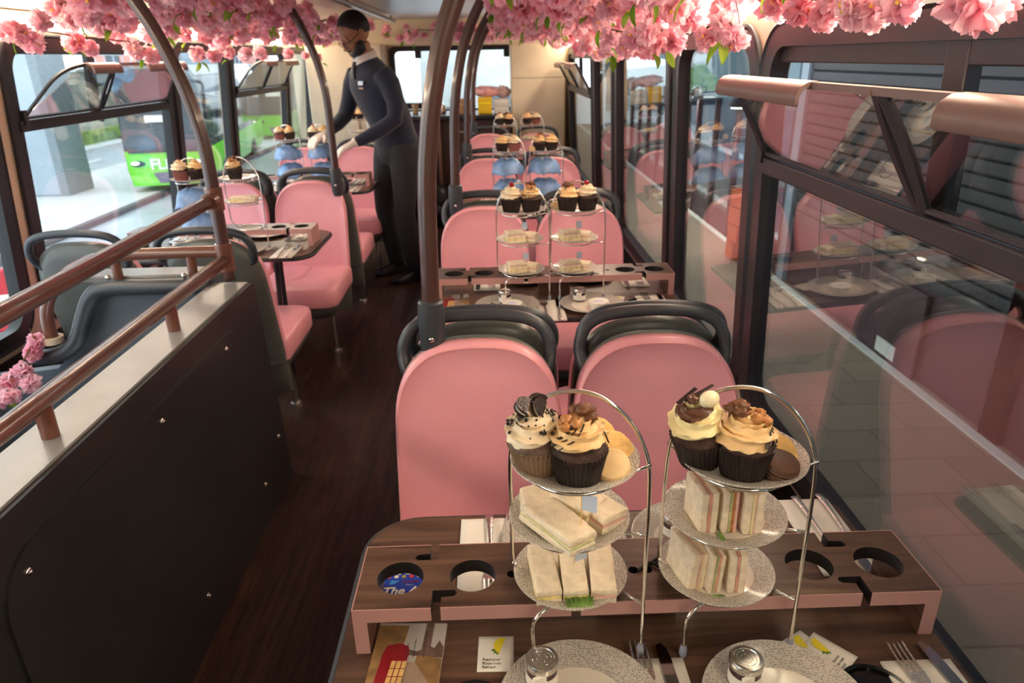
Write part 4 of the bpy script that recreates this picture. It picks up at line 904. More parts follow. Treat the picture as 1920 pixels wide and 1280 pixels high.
m = MB(); m.box(-.05, -.055, 0, .05, .03, .003); m.build('pages', bluem, t); m = MB(); m.box(-.047, -.0545, .003, -.0462, .03, .0032); m.build('margin_line', 'bluepaper', t)
text('text', 'The A', .022, 'paper', t, (-.044, -.040, .0032), bold=.0006, shear=.25); text('text', 'Golden', .009, red, t, (-.014, -.016, .0032), shear=.2); text('text', 'Tours', .005, 'bluepaper', t, (-.008, -.022, .0032)); text('text', 'HOP', .030, 'paper', t, (-.038, .004, .0032), bold=.0006, shear=.2)
m = MB(); m.prism([(-.034, -.018), (-.026, -.017), (-.018, -.010), (-.024, -.010), (-.031, -.008)], .003, .0032); m.build('bird_print', mat('print_cyan', (.05, .30, .75), .4, var=.1), t)
for k, c in enumerate(((.6, .1, .08), (.8, .75, .6), (.5, .35, .05), (.7, .03, .03), (.85, .85, .85), (.75, .3, .05))): m = MB(); m.lathe([(0, .003), (.0036, .003), (.0036, .0033), (0, .0033)], 12, (-.036+k*.012, -.001, 0)); m.build('round_print', mat('print_dot_%d' % k, c, .4, var=.1), t)
# pale blue napkin by the window and the other tables
q = MB(); q.box(-.035, -.05, 0, .035, .05, .002); o = q.build('leaflet', 'bluepaper'); o.location = (.435, 1.000, z); o.rotation_euler = (0, 0, .35); tag(o, 'pale blue leaflet at the far edge of the nearest table', 'leaflet')
def dress(cx, yc, nm, sg=1):
    zz = TZ+.0003
    place(cx-.169, yc-.155, zz, 1, 'near left of '+nm, haspot=1, jo=(-.005, .045)); place(cx+.112, yc-.16, zz, 1, 'near middle of '+nm, haspot=1, jo=(-.035, .05))
    setting(cx-.030, yc-.195, zz, 1, 'between the near plates of '+nm); 
    setting(cx+.318, yc-.175, zz, 1, 'near window corner of '+nm)
    place(cx-.10, yc+.165, zz, -1, 'far left of '+nm, hasjar=0); place(cx+.13, yc+.165, zz, -1, 'far right of '+nm, hasjar=0)
    setting(cx-.235, yc+.13, zz, -1, 'far left corner of '+nm); setting(cx+.300, yc+.13, zz, -1, 'far right corner of '+nm)
    SACH('wipe sachet behind the near left plate of '+nm, (cx-.09, yc-.075, zz), .3, 'wipe sachets'); SACH('wipe sachet behind the near middle plate of '+nm, (cx+.205, yc-.095, zz), -.3, 'wipe sachets')
dress(.194, 2.34, TN[1]); LEAF('leaflet with a red telephone box, on the second right table by the pole', (-.150, 2.225, TZ+.0003), .05, 'red telephone box leaflets')
dress(.194, 3.88, TN[2]); dress(-1.235, 3.16, TN[4]); dress(-1.235, 4.72, TN[5])

# ------------------------------------------------------------------ blossom garlands
def pom(seed, n=62, R=.035):
    rr = random.Random(seed); m = MB()
    # ruffled petals set over a ball
    for k in range(n):
        u = 1-2*(k+.5)/n; a = k*2.39996+rr.uniform(-.3, .3); s = math.sqrt(max(0, 1-u*u)); d = Vector((s*math.cos(a), s*math.sin(a), u)); d = (d+Vector((rr.uniform(-.2, .2),)*3)).normalized()
        t1 = d.orthogonal().normalized(); t1 = (Matrix.Rotation(rr.uniform(0, 6.3), 3, d) @ t1); t2 = d.cross(t1)
        L = R*rr.uniform(.8, 1.15); Wd = R*rr.uniform(.30, .46); c0 = d*R*.15; rs = []
        for i in range(4):
            v = i/3; w = Wd*(.25, .85, 1.15, .80)[i]; row = []
            for j in range(5):
                h = -1+2*j/4; ruf = (.11*R*rr.uniform(-1, 1) if i == 3 else .06*R*rr.uniform(-1, 1))
                p = c0+d*(L*v*(1-.16*h*h*v)+(ruf if i == 3 else 0))+t1*(w*h*(.8+.2*v))+t2*(.35*R*v*v+.25*w*h*h+ruf*.6)
                row.append(tuple(p))
            rs.append(row)
        m.rings(rs, closed=False, cap=False)
    return m
def pom_obj(seed, mt):
    o = pom(seed).build('blossom', mt, smooth=180)
    m = MB(); rr = random.Random(seed+50)
    for k in range(3):
        d = Vector((rr.uniform(-1, 1), rr.uniform(-1, 1), rr.uniform(-1, .2))).normalized()*.026; m.sph(tuple(d), .0042, 8, 6)
    m.build('stamens', 'stamen', o); return o
POMS = [pom_obj(3, 'petal'), pom_obj(9, 'petal'), pom_obj(21, 'petal2'), pom_obj(33, 'petal'), pom_obj(40, 'petal2')]
def leafm():
    m = MB(); rs = []
    for i in range(9):
        u = i/8; w = .012*math.sin(PI*min(1, u*.96+.03))**.8; rs.append([(w*h, .05*u, .004*math.sin(PI*u)-.05*u*u*.4+.004*h*h) for h in (-1, -.5, 0, .5, 1)])
    m.rings(rs, closed=False, cap=False); return m.build('leaf', 'leaf', smooth=180)
LEAFO = leafm()
usedp = [False]*5; usedl = [False]
def add_child(src, flag, i, root, loc, rot, sc):
    if not flag[i]: flag[i] = True; o = src
    else:
        o = src.copy(); COL.objects.link(o)
        for g in [q for q in src.children]: d = g.copy(); COL.objects.link(d); d.parent = o
    o.parent = root; o.location = loc; o.rotation_euler = rot; o.scale = (sc,)*3; return o
def garland(label, pts, nleaf=6, rr=None, base=(0, 0, 0), sc=(.85, 1.2)):
    rr = rr or random; root = thing('blossom_garland', label, 'artificial blossom', base, 0, 'pink blossom garlands along the ceiling')
    B0 = Vector(base); c = sum((Vector(p) for p in pts), Vector())/len(pts)
    for p in pts:
        i = rr.randrange(5); add_child(POMS[i], usedp, i, root, Vector(p)-B0, (rr.uniform(0, 6), rr.uniform(0, 6), rr.uniform(0, 6)), rr.uniform(*sc))
    for k in range(nleaf):
        p = Vector(rr.choice(pts))+Vector((rr.uniform(-.04, .04), rr.uniform(-.04, .04), rr.uniform(-.055, -.015))); add_child(LEAFO, usedl, 0, root, p-B0, (rr.uniform(-1.4, -.2), rr.uniform(-.6, .6), rr.uniform(0, 6)), rr.uniform(.8, 1.2))
    m = MB(); top = sorted(pts, key=lambda p: p[1]); path = [(p[0], p[1], p[2]+.02) for p in top[::max(1, len(top)//8)]]
    if len(path) > 2: m.tube([Vector(p)-B0 for p in path], .003, 5); m.build('twig', 'stem', root)
    for p in pts[::5]:
        m = MB(); q = Vector(p)-B0; m.tube(bez([tuple(q), tuple(q+Vector((.01, .01, .03))), tuple(q+Vector((0, .02, .075)))], 3), .0011, 5); m.build('twig', 'stem', root)
    return root
rg = random.Random(5)
def side_band(side, ya, yb, n):
    # side: +1 right, -1 left ; surface hangs under the curved ceiling edge
    out = []
    for k in range(n):
        u = rg.random()**.85; y = rg.uniform(ya, yb)
        if side > 0:
            x = .60-.60*u; zz = 1.565+.11*u**1.2+rg.uniform(-.03, .03)
        else:
            x = -1.64+.66*u; zz = 1.585+.10*u**1.2+rg.uniform(-.03, .03)
        out.append((x, y, zz))
    return out
RS = [(1.55, 2.1, 26, 'over the gap after the near right window'), (2.1, 2.8, 44, 'above the narrow second right window'), (2.8, 3.6, 48, 'above the start of the third right window'), (3.6, 4.4, 46, 'above the end of the third right window'), (4.4, 5.3, 44, 'above the fourth right window'), (5.3, 6.6, 48, 'above the last right window')]
for a, b, n, lb in RS: garland('hanging garland of ruffled pink blossoms and leaves '+lb, side_band(1, a, b, n), 7, rg)
garland('full clump of pink blossoms over the corner of the near right window', [(rg.uniform(.20, .56), rg.uniform(1.28, 1.62), rg.uniform(1.565, 1.63)) for k in range(26)], 4, rg, sc=(.75, 1.0))
garland('row of single pink blossoms at the top edge of the near right window', [(0.505, 1.25, 1.512), (0.533, 1.22, 1.502), (0.538, 1.28, 1.524), (0.522, 1.1, 1.506), (0.544, 1.08, 1.499), (0.549, 1.12, 1.515), (0.548, 1.02, 1.506), (0.59, 0.92, 1.494), (0.63, 0.95, 1.504), (0.583, 0.95, 1.503), (0.506, 1.35, 1.528), (0.542, 1.2, 1.522)], 0, rg, sc=(.62, .8))
garland('two single pink blossoms dangling lowest beside the open right window', [(.515, 1.60, 1.475), (.47, 1.66, 1.480), (.50, 1.64, 1.50)], 2, rg, sc=(.6, .8))
garland('lowest hanging tuft of pink blossoms before the narrow right window', [(.40, 1.95, 1.50), (.44, 2.02, 1.485), (.49, 2.05, 1.475), (.40, 2.10, 1.49), (.46, 2.18, 1.47), (.52, 2.2, 1.485), (.36, 2.3, 1.50), (.42, 2.35, 1.48), (.48, 2.4, 1.47), (.55, 2.3, 1.49), (.40, 2.6, 1.485), (.46, 2.7, 1.475), (.52, 2.7, 1.47), (.44, 2.9, 1.47), (.50, 3.0, 1.465), (.38, 3.0, 1.49), (.46, 3.3, 1.47), (.54, 3.3, 1.47), (.42, 3.6, 1.48), (.5, 3.7, 1.47)], 5, rg, sc=(.8, 1.05))
LS = [(2.35, 3.0, 34, 'above the first left window frame'), (3.0, 3.7, 44, 'above the big left window'), (3.7, 4.5, 46, 'above the gap after the big left window'), (4.5, 5.4, 46, 'above the narrow left window'), (5.4, 6.5, 46, 'above the last left windows')]
for a, b, n, lb in LS: garland('hanging garland of ruffled pink blossoms and leaves '+lb, side_band(-1, a, b, n), 8, rg)
garland('tufts of pink blossoms drooping over the top frame of the big left window', [(-1.60, 2.95, 1.535), (-1.58, 3.02, 1.51), (-1.55, 3.30, 1.52), (-1.57, 3.38, 1.50), (-1.55, 3.45, 1.49), (-1.56, 3.52, 1.485), (-1.53, 3.95, 1.50), (-1.55, 4.02, 1.49), (-1.50, 4.1, 1.485), (-1.52, 4.2, 1.49), (-1.5, 4.35, 1.50), (-1.45, 4.5, 1.50), (-1.50, 4.6, 1.49), (-1.5, 4.9, 1.51), (-1.55, 5.1, 1.50), (-1.5, 5.6, 1.50), (-1.5, 6.1, 1.49), (-1.45, 6.3, 1.48), (-1.55, 2.6, 1.53), (-1.5, 2.45, 1.55)], 9, rg, sc=(.8, 1.05))
garland('sparse pink blossoms with dark leaves across the rear bulkhead', [(rg.uniform(-1.0, .15), rg.uniform(6.9, 7.2), 1.60+rg.uniform(0, .14)) for k in range(34)], 12, rg, sc=(.8, 1.1))
garland('small bunch of pink blossoms with a green leaf on the stairwell wall', [(-1.50, 2.10, .60), (-1.49, 2.02, .57), (-1.53, 2.0, .545), (-1.46, 2.0, .54), (-1.50, 1.95, .52), (-1.55, 1.98, .50), (-1.49, 2.12, .63)], 3, rg, sc=(.7, .9))

# ------------------------------------------------------------------ the waiter
def loft(m, secs, n=20, cap=True):
    # secs: (center, rx, ry, [yaw]) ; rings are perpendicular to the path, rx along 'side' axis
    P = [Vector(s[0]) for s in secs]; rs = []; side = None
    for i, s in enumerate(secs):
        t = (P[min(i+1, len(P)-1)]-P[max(i-1, 0)]).normalized(); a = Vector(s[3]) if len(s) > 3 else (side if side else t.orthogonal()); a = (a-t*a.dot(t)).normalized(); side = a; b = t.cross(a)
        rs.append([tuple(P[i]+a*math.cos(2*PI*k/n)*s[1]+b*math.sin(2*PI*k/n)*s[2]) for k in range(n)])
    m.rings(rs, cap=cap)
def remesh(o, vs, sm=2, it=4):
    r = o.modifiers.new('remesh', 'REMESH'); r.mode = 'VOXEL'; r.voxel_size = vs; r.use_smooth_shade = True
    s = o.modifiers.new('smooth', 'SMOOTH'); s.factor = .5; s.iterations = it; return o
skin = mat('brown_skin', (.36, .17, .09), .5, var=.08, vscale=20, sss=.05); hairm = mat('black_hair', (.010, .008, .008), .6, var=.4, vscale=80, bump=.6, bscale=200); navy = mat('navy_knit', (.008, .012, .030), .85, var=.12, vscale=30, bump=.4, bscale=300, sheen=.2); trous = mat('black_trousers', (.014, .014, .017), .75, var=.15, vscale=20, bump=.15, bscale=40); shirt = mat('white_shirt', (.66, .62, .60), .7, var=.03); glove = mat('clear_glove', (.72, .66, .60), .35, var=.08, coat=.3); tiem = mat('black_tie', (.010, .010, .014), .5, var=.1)
pw = thing('person', 'waiter in a navy jumper and clear gloves leaning over a table on the left', 'person', (-.66, 4.85, 0))
F = Vector((-.80, -.60, 0)); SL = Vector((.60, -.80, 0))    # facing, and his left-hand side (towards the camera)
O = Vector((-.66, 4.85, 0))
def J(f, s, z): v = F*f+SL*s; return Vector((v.x, v.y, z))
sd = tuple(SL)
def body_torso(m, g):
    loft(m, [(J(.0, 0, .88), .165+g, .118+g, sd), (J(.0, 0, .96), .162+g, .122+g, sd), (J(.03, 0, 1.08), .158+g, .125+g, sd), (J(.09, 0, 1.20), .178+g, .130+g, sd), (J(.14, 0, 1.31), .190+g, .125+g, sd), (J(.155, 0, 1.385), .175+g, .100+g, sd), (J(.165, 0, 1.43), .10+g, .080+g, sd), (J(.172, 0, 1.455), .066+g, .064+g, sd)], 24)
NEAR = [(J(.15, .165, 1.37), .070, .066), (J(.13, .215, 1.31), .066, .064), (J(.11, .235, 1.20), .056, .058), (J(.12, .225, 1.10), .052, .052), (J(.20, .19, 1.045), .046, .048), (J(.30, .150, .995), .038, .040), (J(.355, .128, .972), .033, .035)]
FAR = [(J(.15, -.165, 1.37), .070, .066), (J(.17, -.215, 1.30), .062, .062), (J(.20, -.225, 1.19), .055, .056), (J(.25, -.205, 1.11), .050, .050), (J(.33, -.16, 1.065), .044, .045), (J(.42, -.11, 1.03), .036, .038), (J(.455, -.092, 1.02), .033, .034)]
LEGN = [(J(-.005, .085, .93), .105, .110), (J(.0, .095, .80), .098, .102), (J(.02, .105, .62), .080, .084), (J(.035, .11, .48), .066, .070), (J(.02, .115, .30), .062, .066), (J(.0, .12, .12), .055, .060), (J(-.005, .12, .075), .056, .062)]
LEGF = [(J(-.005, -.085, .93), .105, .110), (J(.02, -.10, .80), .098, .102), (J(.05, -.115, .62), .080, .084), (J(.06, -.125, .48), .066, .070), (J(.03, -.13, .30), .062, .066), (J(.0, -.135, .12), .055, .060), (J(-.005, -.135, .075), .056, .062)]
def sc(L, k): return [(a, b*k, c*k) for a, b, c in L]
def local(pf, ps, pz, hc, pitch):   # head-local to person space
    f = pf*math.cos(pitch)-pz*-math.sin(pitch)*-1
    return hc+F*(pf*math.cos(pitch)+pz*math.sin(pitch))+SL*ps+Vector((0, 0, pz*math.cos(pitch)-pf*math.sin(pitch)))
HC = J(.225, 0, 1.60); PT = .62
def hp(f, s, z): return local(f, s, z, HC, PT)
def sph_h(m, c, r, fn=None):
    # ellipsoid in head axes (front, side, up)
    n, mm = 36, 26; rs = []
    for i in range(mm+1):
        ph = min(max(PI*i/mm, .03), PI-.03)
        row = []
        for k in range(n):
            d = (math.sin(ph)*math.cos(2*PI*k/n), math.sin(ph)*math.sin(2*PI*k/n), -math.cos(ph)); q = fn(*d) if fn else 1
            row.append(tuple(hp(c[0]+r[0]*d[0]*q, c[1]+r[1]*d[1]*q, c[2]+r[2]*d[2]*q)))
        rs.append(row)
    m.rings(rs)
m = MB(); body_torso(m, -.012); loft(m, sc(NEAR, .85)); loft(m, sc(FAR, .85)); loft(m, sc(LEGN, .82)); loft(m, sc(LEGF, .82))
loft(m, [(J(.16, 0, 1.39), .064, .064, sd), (J(.175, 0, 1.46), .058, .062, sd), (J(.20, 0, 1.54), .056, .062, sd)])
sph_h(m, (-.010, 0, .025), (.098, .076, .098)); sph_h(m, (.035, 0, -.045), (.062, .056, .068)); sph_h(m, (.055, 0, -.092), (.030, .034, .022)); sph_h(m, (.082, 0, .030), (.012, .045, .012))
sph_h(m, (.102, 0, -.012), (.016, .010, .026)); sph_h(m, (.114, 0, -.032), (.014, .015, .011)); sph_h(m, (.090, 0, -.062), (.013, .024, .006)); sph_h(m, (.088, 0, -.074), (.012, .020, .006))
for s in (-1, 1): sph_h(m, (-.008, s*.079, -.004), (.018, .010, .032)); sph_h(m, (.068, s*.038, -.028), (.022, .018, .018)); sph_h(m, (.082, s*.030, .008), (.010, .014, .009))
def hand(m, wrist, d, palmn, thumb, curl=.5, q=1.0):
    d = Vector(d).normalized(); palmn = Vector(palmn); palmn = (palmn-d*palmn.dot(d)).normalized(); s = d.cross(palmn).normalized(); W0 = Vector(wrist)
    loft(m, [(W0-d*.02, .027, .021, tuple(s)), (W0+d*.02, .033, .018, tuple(s)), (W0+d*.055, .040, .016, tuple(s)), (W0+d*.085, .038, .013, tuple(s))], 14)
    for i, (o, l) in enumerate(((-.029, .062), (-.010, .075), (.010, .080), (.029, .072))):
        p = W0+d*.078+s*o*1.0; pts = [p]; dd = d.copy()
        for seg in (.42, .33, .25): dd = (dd+palmn*curl*.8).normalized(); pts.append(pts[-1]+dd*l*seg)
        loft(m, [(pts[0]-d*.01, .0092, .0088), (pts[0], .0095, .0090), (pts[1], .0088, .0082), (pts[2], .0080, .0075), (pts[3], .0064, .006)], 8)
    p = W0+d*.025+s*thumb*.030; pts = [p, p+(d*.6+s*thumb*.8+palmn*.2).normalized()*.032, p+(d*.6+s*thumb*.8+palmn*.2).normalized()*.032+(d*.9+s*thumb*.2+palmn*.5).normalized()*.030]
    loft(m, [(pts[0], .013, .012), (pts[1], .0105, .010), (pts[2], .008, .0075)], 8)
hand(m, J(.365, .124, .968), F*.9-SL*.15+Vector((0, 0, -.35)), (0, 0, -1), -1, .35); hand(m, J(.465, -.088, 1.018), F*.8+SL*.25+Vector((0, 0, -.3)), (0, 0, -1), 1, .45)
bd = m.build('body', skin, pw, smooth=180); remesh(bd, .0042, it=2)
m = MB(); body_torso(m, .008)
m.v = [(x, y, max(z, .925)) for x, y, z in m.v]
for L in (NEAR, FAR): loft(m, L)
loft(m, [(J(-.01, 0, .925), .178, .134, sd), (J(0, 0, .965), .176, .135, sd), (J(0, 0, .975), .168, .130, sd)])
jp = m.build('jumper', navy, pw, smooth=180); remesh(jp, .009, it=6)
m = MB(); loft(m, [(J(-.01, 0, .80), .15, .11, sd), (J(-.005, 0, .86), .168, .124, sd), (J(0, 0, .93), .160, .120, sd)]); loft(m, LEGN); loft(m, LEGF); tr = m.build('trousers', trous, pw, smooth=180); remesh(tr, .010, it=6)
for s, y in ((.12, 'a'), (-.135, 'b')):
    m = MB(); c = J(.05, s, 0); rs = []
    for z0, k in ((.002, .95), (.02, 1.0), (.028, .97), (.05, .88), (.075, .62), (.09, .40)):
        rs.append([tuple(J(.045-.05*(z0 > .06)*1+.135*k*math.cos(a)*(1 if z0 < .06 else .7), s+.048*k*math.sin(a)*(1 if z0 < .06 else 1.2), z0)) for a in [2*PI*q/20 for q in range(20)]])
    m.rings(rs); m.build('shoe', 'black', pw, smooth=60)
# hair, beard, glasses, collar, tie, badge
def step(v, w=.12): return max(0, min(1, v/w+.5))
m = MB(); sph_h(m, (-.013, 0, .027), (.104, .083, .104), lambda f, s_, z: .84+.16*step(z-(-.38+(1.25 if f > 0 else .40)*f))); hr = m.build('hair', hairm, pw, smooth=180)
m = MB(); sph_h(m, (.034, 0, -.060), (.080, .0700, .068), lambda f, s_, z: .78+.22*step(.50-z-1.15*max(0, f-.30), .2)*step(f+.30, .2))
sph_h(m, (.104, 0, -.051), (.008, .024, .005)); sph_h(m, (.083, 0, -.088), (.016, .022, .014)); br = m.build('beard', hairm, pw, smooth=180)
m = MB()
for s in (-1, 1): m.tube([hp(.108, s*.032+.022*math.cos(a), -.002+.017*math.sin(a)) for a in [2*PI*k/24 for k in range(24)]], .0017, 6, True); m.tube([hp(.108, s*.054, .002), hp(.06, s*.080, .004), hp(-.005, s*.086, .008)], .0018, 6)
m.tube([hp(.110, -.010, 0), hp(.112, 0, .004), hp(.110, .010, 0)], .0016, 6); gl = m.build('glasses', 'black', pw)
for s in (-1, 1):
    m = MB(); m.rings([[tuple(hp(.107+q, s*.032+.021*math.cos(a), -.002+.016*math.sin(a))) for a in [2*PI*k/20 for k in range(20)]] for q in (0, .001)]); m.build('lens', 'lens', gl)
m = MB(); n = 28; rs = []
for r, z, o in ((.066, 1.425, 0), (.074, 1.445, 0), (.068, 1.485, .006), (.063, 1.490, .008), (.060, 1.44, 0)): rs.append([tuple(J(.172+o+r*math.cos(a)*1.05, r*math.sin(a), z-.025*math.cos(a)-(.02 if abs(a-0) < .2 or abs(a-2*PI) < .2 else 0))) for a in [2*PI*k/n for k in range(n)]])
m.rings(rs); m.build('shirt_collar', shirt, pw, smooth=60)
m = MB(); loft(m, [(J(.245, 0, 1.435), .020, .013, sd), (J(.258, 0, 1.41), .015, .010, sd), (J(.266, 0, 1.375), .020, .007, sd), (J(.268, 0, 1.34), .022, .006, sd)]); m.build('tie', tiem, pw)
m = MB(); m.prism([(-.032, -.012), (.032, -.012), (.032, .012), (-.032, .012)], 0, .003); 
m.v = [tuple(J(.262+z-abs(x)*.1+y*-.2, .080+x, 1.315+y)) for x, y, z in m.v]; m.build('name_badge', 'bluepaper', pw, smooth=0)
m = MB(); m.box(-.03, -.004, 0, .03, .004, .002); m.v = [tuple(J(.262+z-abs(x)*.1+y*-.2, .080+x, 1.285+y)) for x, y, z in m.v]; m.build('embroidered_line', 'caramel', pw, smooth=0)
for w, d, sg in ((J(.365, .124, .968), F*.9-SL*.15+Vector((0, 0, -.35)), -1), (J(.465, -.088, 1.018), F*.8+SL*.25+Vector((0, 0, -.3)), 1)):
    m = MB(); hand(m, w, d, (0, 0, -1), sg, .35 if sg < 0 else .45); dn = d.normalized(); loft(m, [(w-dn*.045, .034, .030), (w-dn*.02, .030, .025), (w, .029, .024)])
    g = m.build('glove', glove, pw, smooth=180); remesh(g, .0042, it=1); ds = g.modifiers.new('puff', 'DISPLACE'); ds.strength = .003; ds.mid_level = 0

# ------------------------------------------------------------------ outside, street side (left)
G = -2.4
asph = mat('wet_asphalt', (.33, .37, .41), .35, var=.12, vscale=.6, bump=.1, bscale=30); pave = mat('pale_pavement', (.50, .52, .52), .7, var=.08, vscale=.5); kerbm = mat('dark_kerb', (.10, .09, .09), .7, var=.2); conc = mat('blue_grey_concrete', (.36, .42, .48), .8, var=.06, vscale=1)
def ground(name, lb, x0, x1, y0, y1, z0, z1, m_, kind=1):
    m = MB(); m.box(x0, y0, z0, x1, y1, z1); o = m.build(name, m_, smooth=0); struct(o, lb, 'ground'); return o
ground('floor', 'pale wet bus bay between the bus and the kerb', -10.4, -2.0, -8, 70, G-.3, G-.02, asph)
ground('floor', 'grey road beyond the kerb', -19.4, -15.4, -8, 70, G-.3, G, asph); ground('floor', 'pale pavement island before the road', -15.4, -10.6, -8, 70, G-.3, G+.1, pave)
ground('trim_2', 'dark kerb stone line', -10.6, -10.4, -8, 70, G-.3, G+.12, kerbm); ground('floor', 'pale kerb under the stone wall', -20.8, -19.4, -8, 70, G-.3, G+.12, pave)
m = MB(); m.box(-40, 58, G-.3, 1.5, 120, G-.02); struct(m.build('floor', pave, smooth=0), 'pale distant ground behind the bus', 'ground')
for k, (x, y, l) in enumerate(((-17.4, 22, 3), (-17.4, 29, 3), (-17.4, 36, 3), (-17.4, 43, 3))):
    m = MB(); m.box(x-.06, y, G, x+.06, y+l, G+.006); tag(m.build('road_marking', 'paper', smooth=0), 'white dashed line painted on the street', 'road marking', 'white dashes on the street')
sw = thing('stone_wall', 'tall pale block wall with railing beyond the street', 'wall')
bm = brickmat('weathered_blocks', (.30, .31, .29), (.40, .41, .38), (.24, .25, .23), .9, .42, ms=.015)
m = MB(); m.box(0, 0, 0, 52, 3.55, .5); o = m.build('masonry', bm, sw, smooth=0); o.rotation_euler = (PI/2, 0, PI/2); o.location = (-21.6, 14, G)
m = MB(); m.box(-21.7, 14, G+3.55, -21.0, 66, G+3.68); m.build('coping', pave, sw)
m = MB()
for k in range(52): m.box(-21.36, 14+k, G+3.68, -21.32, 14.05+k, G+4.35)
m.box(-21.37, 14, G+4.33, -21.31, 66, G+4.38); m.build('railing', conc, sw)
m = MB(); m.box(-21.0, 14, G+.12, -20.5, 66, G+.75); o = m.build('grass_strip', mat('mossy_grass', (.16, .24, .06), .9, var=.4, vscale=2, bump=.8, bscale=20)); o['kind'] = 'stuff'; tag(o, 'mossy green growth along the foot of the stone wall', 'grass')
p = thing('concrete_pillar', 'wide blue-grey concrete pillar on the pavement by the street', 'pillar', (-13.9, 22.9, G+.1))
m = MB(); m.box(-.85, -.7, 0, .65, .7, 9); m.build('shaft', conc, p, bevel=.05); m = MB(); m.box(.40, -.72, 0, .66, .72, 9); m.build('shaded_face', mat('shaded_side_grey', (.22, .26, .28), .8, var=.06), p)  # shade on the pillar's side painted as a darker grey
p = thing('concrete_pillar', 'blue-grey concrete pillar seen through the last left window', 'pillar', (-13.6, 36.0, G+.1)); m = MB(); m.box(-.8, -.8, 0, .8, .8, 9); m.build('shaft', conc, p, bevel=.05)
green = mat('coach_green', (.16, .62, .03), .3, coat=.5, var=.05); cglass = mat('coach_glass', (.03, .045, .06), .06, coat=.5, var=.3, vscale=1.2); cmirror = mat('coach_light_white', (1, 1, .95), .3, emit=3)
def coach(label, x, y, txt):
    c = thing('coach', label, 'coach', (x, y, G)); W_ = 1.25
    def sect(ys, prof):  # prof list of (halfwidth, z)
        return [[(w, yy, z) for w, z in prof]+[(-w, yy, z) for w, z in prof[::-1]] for yy in ys]
    prof = [(1.18, .30), (1.25, .8), (1.25, 1.4), (1.25, 2.6), (1.20, 3.35), (1.05, 3.62), (.6, 3.72)]
    m = MB(); rs = []
    for yy, s, zt in ((0, .90, 0), (.06, .95, 0), (.25, 1, 0), (12, 1, 0)): rs.append([(w*s*(sg), yy+(.22*max(0, (z-1.3)/2.4)**1.5*(yy < .3)), z) for sg in (1, -1) for w, z in (prof if sg > 0 else prof[::-1])])
    m.rings([r for r in rs]); m.v = [(a, b, min(z, 1.36)) for a, b, z in m.v]; m.build('lower_body', green, c, smooth=50)
    m = MB(); m.rings([r for r in rs]); m.v = [(a*.998, b+.002, max(z, 1.34)) for a, b, z in m.v]; m.build('upper_body', cglass, c, smooth=50)
    m = MB(); m.rings([[(w*.99, yy, z) for w, z in ((1.15, 3.50), (1.0, 3.66), (-1.0, 3.66), (-1.15, 3.50), (-1.0, 3.78), (1.0, 3.78))] for yy in (.55, 11.8)]); m.build('roof', pave, c)
    m = MB(); lp = [(-1.05, 1.30), (1.05, 1.30), (1.13, 1.5), (1.12, 3.3), (.95, 3.55), (-.95, 3.55), (-1.12, 3.3), (-1.13, 1.5)]; m.prism(lp, -.03, .05); m.v = [(a, z+.22*max(0, (b-1.3)/2.4)**1.5-.0, b) for a, b, z in m.v]; m.build('windscreen', cglass, c, smooth=0, bevel=.02)
    for sg in (-1, 1):
        m = MB(); m.box(min(sg*1.20, sg*1.262), .9, 1.55, max(sg*1.20, sg*1.262), 11.6, 2.95); m.build('side_window', cglass, c, bevel=.03)
        m = MB(); m.sph((sg*.85, -.0, .98), (.22, .08, .09), 16, 10); hl = m.build('headlamp', 'black', c); m = MB(); m.sph((sg*.90, -.05, 1.0), (.13, .05, .05), 14, 8); m.build('lamp_lens', cmirror, hl)
        m = MB(); m.tube(bez([(sg*1.0, .25, 3.35), (sg*1.45, -.15, 3.30), (sg*1.50, -.35, 3.0), (sg*1.48, -.38, 2.7)], 5), .045, 8); m.tube([(sg*1.48, -.38, 2.75), (sg*1.46, -.38, 2.3)], .10, 12, flat=.6); m.build('mirror_arm', 'black', c, smooth=180)
        for yy in (2.6, 9.0): m = MB(); m.T = Matrix.Translation((sg*1.13, yy, .50)) @ Matrix.Rotation(PI/2, 4, 'Y'); m.lathe([(0, -.12), (.3, -.12), (.5, -.10), (.5, .10), (.3, .12), (0, .12)], 28); m.build('wheel', 'black', c)
    m = MB(); m.prism([(-.30, .38), (.30, .38), (.45, .70), (-.45, .70)], -.02, .1); m.v = [(a, z, b) for a, b, z in m.v]; m.build('bumper_grille', mat('mauve_grille', (.20, .17, .25), .5, var=.1), c)
    m = MB(); m.box(-.5, .12, .3, .5, .14, .36); m.build('lower_lip', green, c)
    if txt: text('text', txt, .46, 'paper', c, (-.50, -.012, .80), (PI/2, 0, 0), ext=.01, bold=.012)
    m = MB(); m.box(-.45, .02, 1.62, .45, .10, 1.86); m.build('dashboard_sign', mat('sign_yellow_green', (.45, .75, .10), .5, var=.1), c)
    m = MB(); m.box(-.4, -.0, 2.2, .5, .06, 2.4); m.build('sun_blind', 'paper', c)
    return c
c1 = coach('bright green and black coach with white lettering parked beside the kerb', -10.25, 22.6, 'FLiX'); c1.rotation_euler = (0, 0, .16)
c2 = coach('second green coach parked further along behind the first', -11.2, 38.0, ''); c2.rotation_euler = (0, 0, .10)
